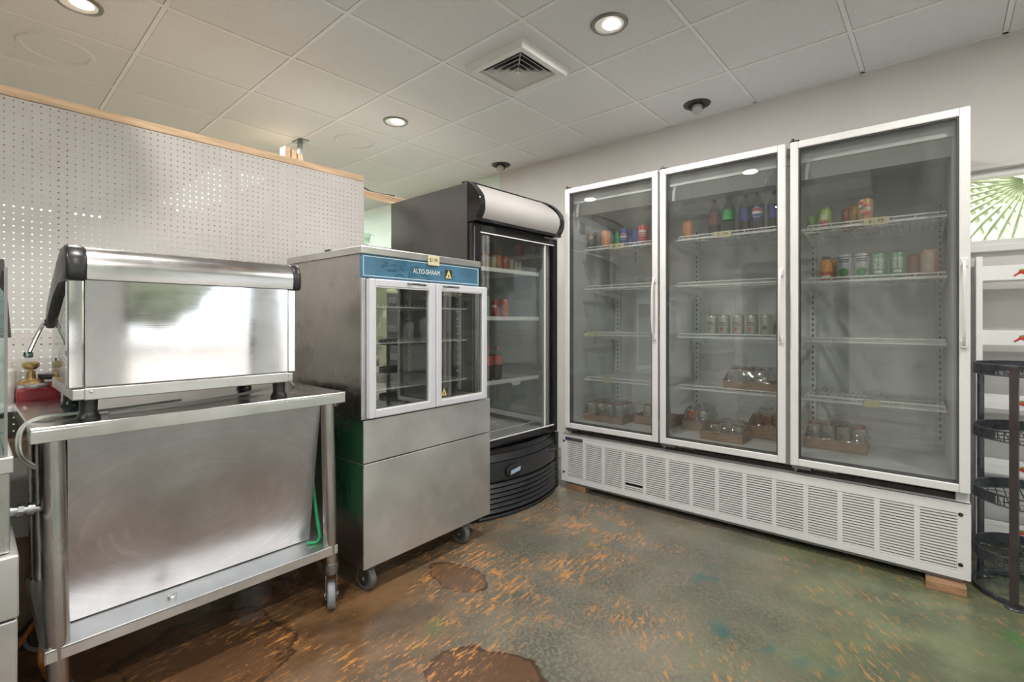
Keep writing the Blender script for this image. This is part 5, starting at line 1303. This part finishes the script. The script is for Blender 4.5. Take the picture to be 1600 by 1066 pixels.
pf = MB(); pf.cyl((-1.90, r1-.012, .652), (-1.90, .118, .645), .013, n=14); pf.cyl((-1.90, .090, .6505), (-1.90, .102, .6485), .019, .019, 8); pf.cyl((-1.90, .110, .647), (-1.90, .124, .645), .018, .018, 14); pf.cyl((-1.90, .124, .645), (-1.90, .139, .643), .010, n=12)
pf.build('gas_fitting', M['galv'], Q)
KB = thing('cardboard_box', 'brown cardboard box with a white flap under the left end of the work table', 'box', (-2.58, .15, .002))
MB().box(-2.655, -2.50, -.10, .44, .002, .74, .004).build('carton', M['card'], KB)
ppk = MB(); ppk.hexa([(-2.495, .03, .40), (-2.488, .03, .40), (-2.488, .40, .36), (-2.495, .40, .36), (-2.496, .03, .685), (-2.489, .03, .685), (-2.489, .40, .655), (-2.496, .40, .655)], .001)
plabel(ppk.build('flap', M['paper'], KB), 'white flap')
e1 = MB(); e1.tube([(-2.47, -.06, .012), (-2.44, .06, .012), (-2.40, .115, .03), (-2.34, .150, .135), (-2.30, .175, .150), (-2.27, .168, .10), (-2.26, .160, .03), (-2.22, .168, .017), (-2.19, .176, .018)], .008, 8, smooth=3)
e1.cyl((-2.20, .174, .020), (-2.13, .190, .020), .014, .022, 12); e1.cyl((-2.13, .190, .020), (-2.09, .199, .020), .022, .020, 12)
solo(e1, 'extension_cord', M['orange'], 'orange extension cord end on the floor behind the left table leg', 'cord', (-2.3, .12, .003))
e2 = MB(); e2.tube([(-2.44, -.14, .012), (-2.43, .04, .03), (-2.37, .12, .09), (-2.33, .165, .168), (-2.26, .22, .19), (-2.20, .30, .15)], .009, 8, smooth=3)
solo(e2, 'black_power_lead', M['blackcable'], 'thick black cord rising over the rear table caster', 'cord', (-2.4, .1, .003))

# ================================================================== RIGHT: WHITE DISPLAY RACK AND ROUND BLACK RACK
RW = thing('white_display_rack', 'white display rack with printed shelf fronts under the high window', 'rack', (.55, 3.5, 0))
for x in (.140, .965):
    MB().box(x-.012, x+.012, 3.388, 3.60, 0, 1.496, .002).build('side_panel', M['rackwhite'], RW)
for k, (z0, z1) in enumerate(((1.375, 1.447), (1.053, 1.125), (.735, .807), (.412, .487), (.105, .176))):
    s = MB(); s.box(.152, .953, 3.400, 3.406, z0, z1, .001); s.box(.152, .953, 3.406, 3.59, z0, z0+.006)
    so = s.build('shelf', M['rackwhite'], RW)
    lg = MB(); cx, cz = .308, (z0+z1)/2-.002; yy = 3.3994
    pts = [(cx-.045+.09*q/8, cz-.012+.010*math.sin(q*.55)+.004*((q*7) % 3-1)) for q in range(9)]
    lg.tube([(x, yy, z) for x, z in pts], .0042, 6, smooth=1)
    lg.tube([(x+.004, yy, z+.007) for x, z in pts[1:]], .0032, 6, smooth=1)
    lg.mi = 1
    for q in range(7):
        an = .45+q*.36; lg.tube([(cx, yy, cz+.002), (cx+math.cos(an)*.022, yy, cz+.004+math.sin(an)*.012), (cx+math.cos(an)*.034, yy, cz+.003+math.sin(an)*.016)], .0028, 5)
    lg.mi = 2; lg.tube([(cx-.006, yy-.001, cz+.014), (cx+.010, yy-.001, cz+.016)], .003, 5)
    lg.build('shelf_print', [pmat('print_red', (.55, .03, .02), .5), pmat('print_olive', (.32, .34, .12), .5), pmat('print_black', (.03, .05, .03), .5)], so)
kr = thing('round_wire_rack', 'round black four-tier wire rack with flat side posts', 'rack', (.290, 3.005, 0))
kc = (.290, 3.005); kR = .186
def ringpts(r, z, n=48, a0=0, a1=2*PI): return [(kc[0]+r*math.cos(a0+(a1-a0)*k/n), kc[1]+r*math.sin(a0+(a1-a0)*k/n), z) for k in range(n if a1-a0 > 6.2 else n+1)]
br = MB(); br.lathe([(kR+.004, .004), (kR+.004, .020), (kR-.010, .020), (kR-.010, .004), (kR+.004, .004)], (kc[0], kc[1], 0), 56)
br.build('base_ring', M['rackblack'], kr)
ft = MB()
ang_f = math.atan2(2.872-kc[1], .238-kc[0]); posts = [ang_f, math.radians(143), math.radians(9)]
for an in (posts[0], posts[1], posts[2]):
    x, y = kc[0]+kR*math.cos(an), kc[1]+kR*math.sin(an)
    MB().lathe([(0, .0), (.032, .0), (.034, .004), (.030, .008), (0, .009)], (x, y, 0), 20).build('foot', M['rackblack'], kr)
for k, z in enumerate((.945, .672, .405, .150)):
    rad = kR+.002
    t = MB(); a_s = posts[0]+.0; 
    # band rim with an open window beside the front post
    def arcband(a0, a1, za, zb, th=.003, n=30):
        for q in range(n):
            u, v = a0+(a1-a0)*q/n, a0+(a1-a0)*(q+1)/n
            f = lambda an, r_, zz: (kc[0]+r_*math.cos(an), kc[1]+r_*math.sin(an), zz)
            t.hexa([f(u, rad, za), f(v, rad, za), f(v, rad-th, za), f(u, rad-th, za), f(u, rad, zb), f(v, rad, zb), f(v, rad-th, zb), f(u, rad-th, zb)])
    arcband(posts[0]-2*PI+.35, posts[0]-.35, z+.002, z+.040, n=44)
    for zz in (z, z+.042): t.tube(ringpts(rad-.001, zz, 52), .0036, 6, True)
    for q in range(6): an = posts[0]-.30+q*.12; t.tube([(kc[0]+rad*math.cos(an), kc[1]+rad*math.sin(an), z), (kc[0]+rad*math.cos(an), kc[1]+rad*math.sin(an), z+.042)], .0022, 5)
    tr_ = t.build('tier', M['rackblack'], kr)
    g_ = MB()
    for q in range(-6, 7):
        o_ = q*.027; L = math.sqrt(max(0, (rad-.004)**2-o_*o_))
        g_.tube([(kc[0]+o_, kc[1]-L, z+.003), (kc[0]+o_, kc[1]+L, z+.003)], .0022, 5)
    for q in (-.09, 0, .09):
        L = math.sqrt((rad-.004)**2-q*q); g_.tube([(kc[0]-L, kc[1]+q, z), (kc[0]+L, kc[1]+q, z)], .0026, 5)
    g_.build('wire_floor', M['rackblack'], tr_)
for k, an in enumerate(posts):
    x, y = kc[0]+(kR+.010)*math.cos(an), kc[1]+(kR+.010)*math.sin(an)
    c_, s_ = math.cos(an+PI/2)*.014, math.sin(an+PI/2)*.014; nx_, ny_ = math.cos(an)*.006, math.sin(an)*.006
    p = MB(); p.hexa([(x-c_-nx_, y-s_-ny_, .004), (x+c_-nx_, y+s_-ny_, .004), (x+c_+nx_, y+s_+ny_, .004), (x-c_+nx_, y-s_+ny_, .004),
                      (x-c_-nx_, y-s_-ny_, .985), (x+c_-nx_, y+s_-ny_, .985), (x+c_+nx_, y+s_+ny_, .985), (x-c_+nx_, y-s_+ny_, .985)], .001)
    p.build('post', M['rackbrown'] if k == 0 else M['rackblack'], kr)

# ================================================================== LIGHT AND CAMERA
w = bpy.data.worlds.new('World'); SC.world = w; w.use_nodes = True; nt = w.node_tree; nt.nodes.clear()
o_ = nt.nodes.new('ShaderNodeOutputWorld'); bg = nt.nodes.new('ShaderNodeBackground')
tc = nt.nodes.new('ShaderNodeTexCoord'); sp = nt.nodes.new('ShaderNodeSeparateXYZ'); nt.links.new(tc.outputs['Generated'], sp.inputs[0])
r = ramp(nt, [(.0, (.50, .48, .45)), (.49, (.62, .62, .60)), (.52, (.88, .94, 1.0)), (.75, (.78, .88, 1.0))])
mr = N(nt, 'ShaderNodeMapRange'); mr.inputs['From Min'].default_value = -1; nt.links.new(sp.outputs['Z'], mr.inputs['Value'])
nt.links.new(mr.outputs[0], r.inputs[0]); nt.links.new(r.outputs[0], bg.inputs['Color']); bg.inputs['Strength'].default_value = SKY
nt.links.new(bg.outputs[0], o_.inputs['Surface'])
sl_ = bpy.data.lights.new('sun', 'SUN'); sl_.energy = SUN; sl_.angle = math.radians(2); sl_.color = (1, .95, .88)
so_ = bpy.data.objects.new('sun', sl_); COL.objects.link(so_); so_.rotation_euler = (math.radians(32), 0, math.radians(-62))
def portal(loc, rot, sx, sy):
    l = bpy.data.lights.new('window_portal', 'AREA'); l.shape = 'RECTANGLE'; l.size = sx; l.size_y = sy; l.cycles.is_portal = True
    o = bpy.data.objects.new('window_portal', l); COL.objects.link(o); o.location = loc; o.rotation_euler = rot
for h in FW: portal((FX+.16, (h[0]+h[1])/2, (h[2]+h[3])/2), (PI/2, 0, PI/2), h[1]-h[0], h[3]-h[2])
for h in (WIN, DOOR): portal(((h[0]+h[1])/2, WY+.16, (h[2]+h[3])/2), (-PI/2, 0, 0), h[1]-h[0], h[3]-h[2])
cam = bpy.data.cameras.new('camera'); co = bpy.data.objects.new('camera', cam); COL.objects.link(co); SC.camera = co
co.location = (0, 0, 1.17); co.rotation_euler = (PI/2, 0, math.radians(41.635))
cam.sensor_fit = 'HORIZONTAL'; cam.sensor_width = 36; cam.lens = 756.14/1600*36; cam.shift_x = 0; cam.shift_y = -(533-502.4)/1600
cam.clip_start = .02; cam.clip_end = 200
vs = SC.view_settings; vs.view_transform = 'Standard'; vs.look = 'None'; vs.exposure = EXPO; vs.gamma = 1; vs.use_curve_mapping = False
SC.display_settings.display_device = 'sRGB'
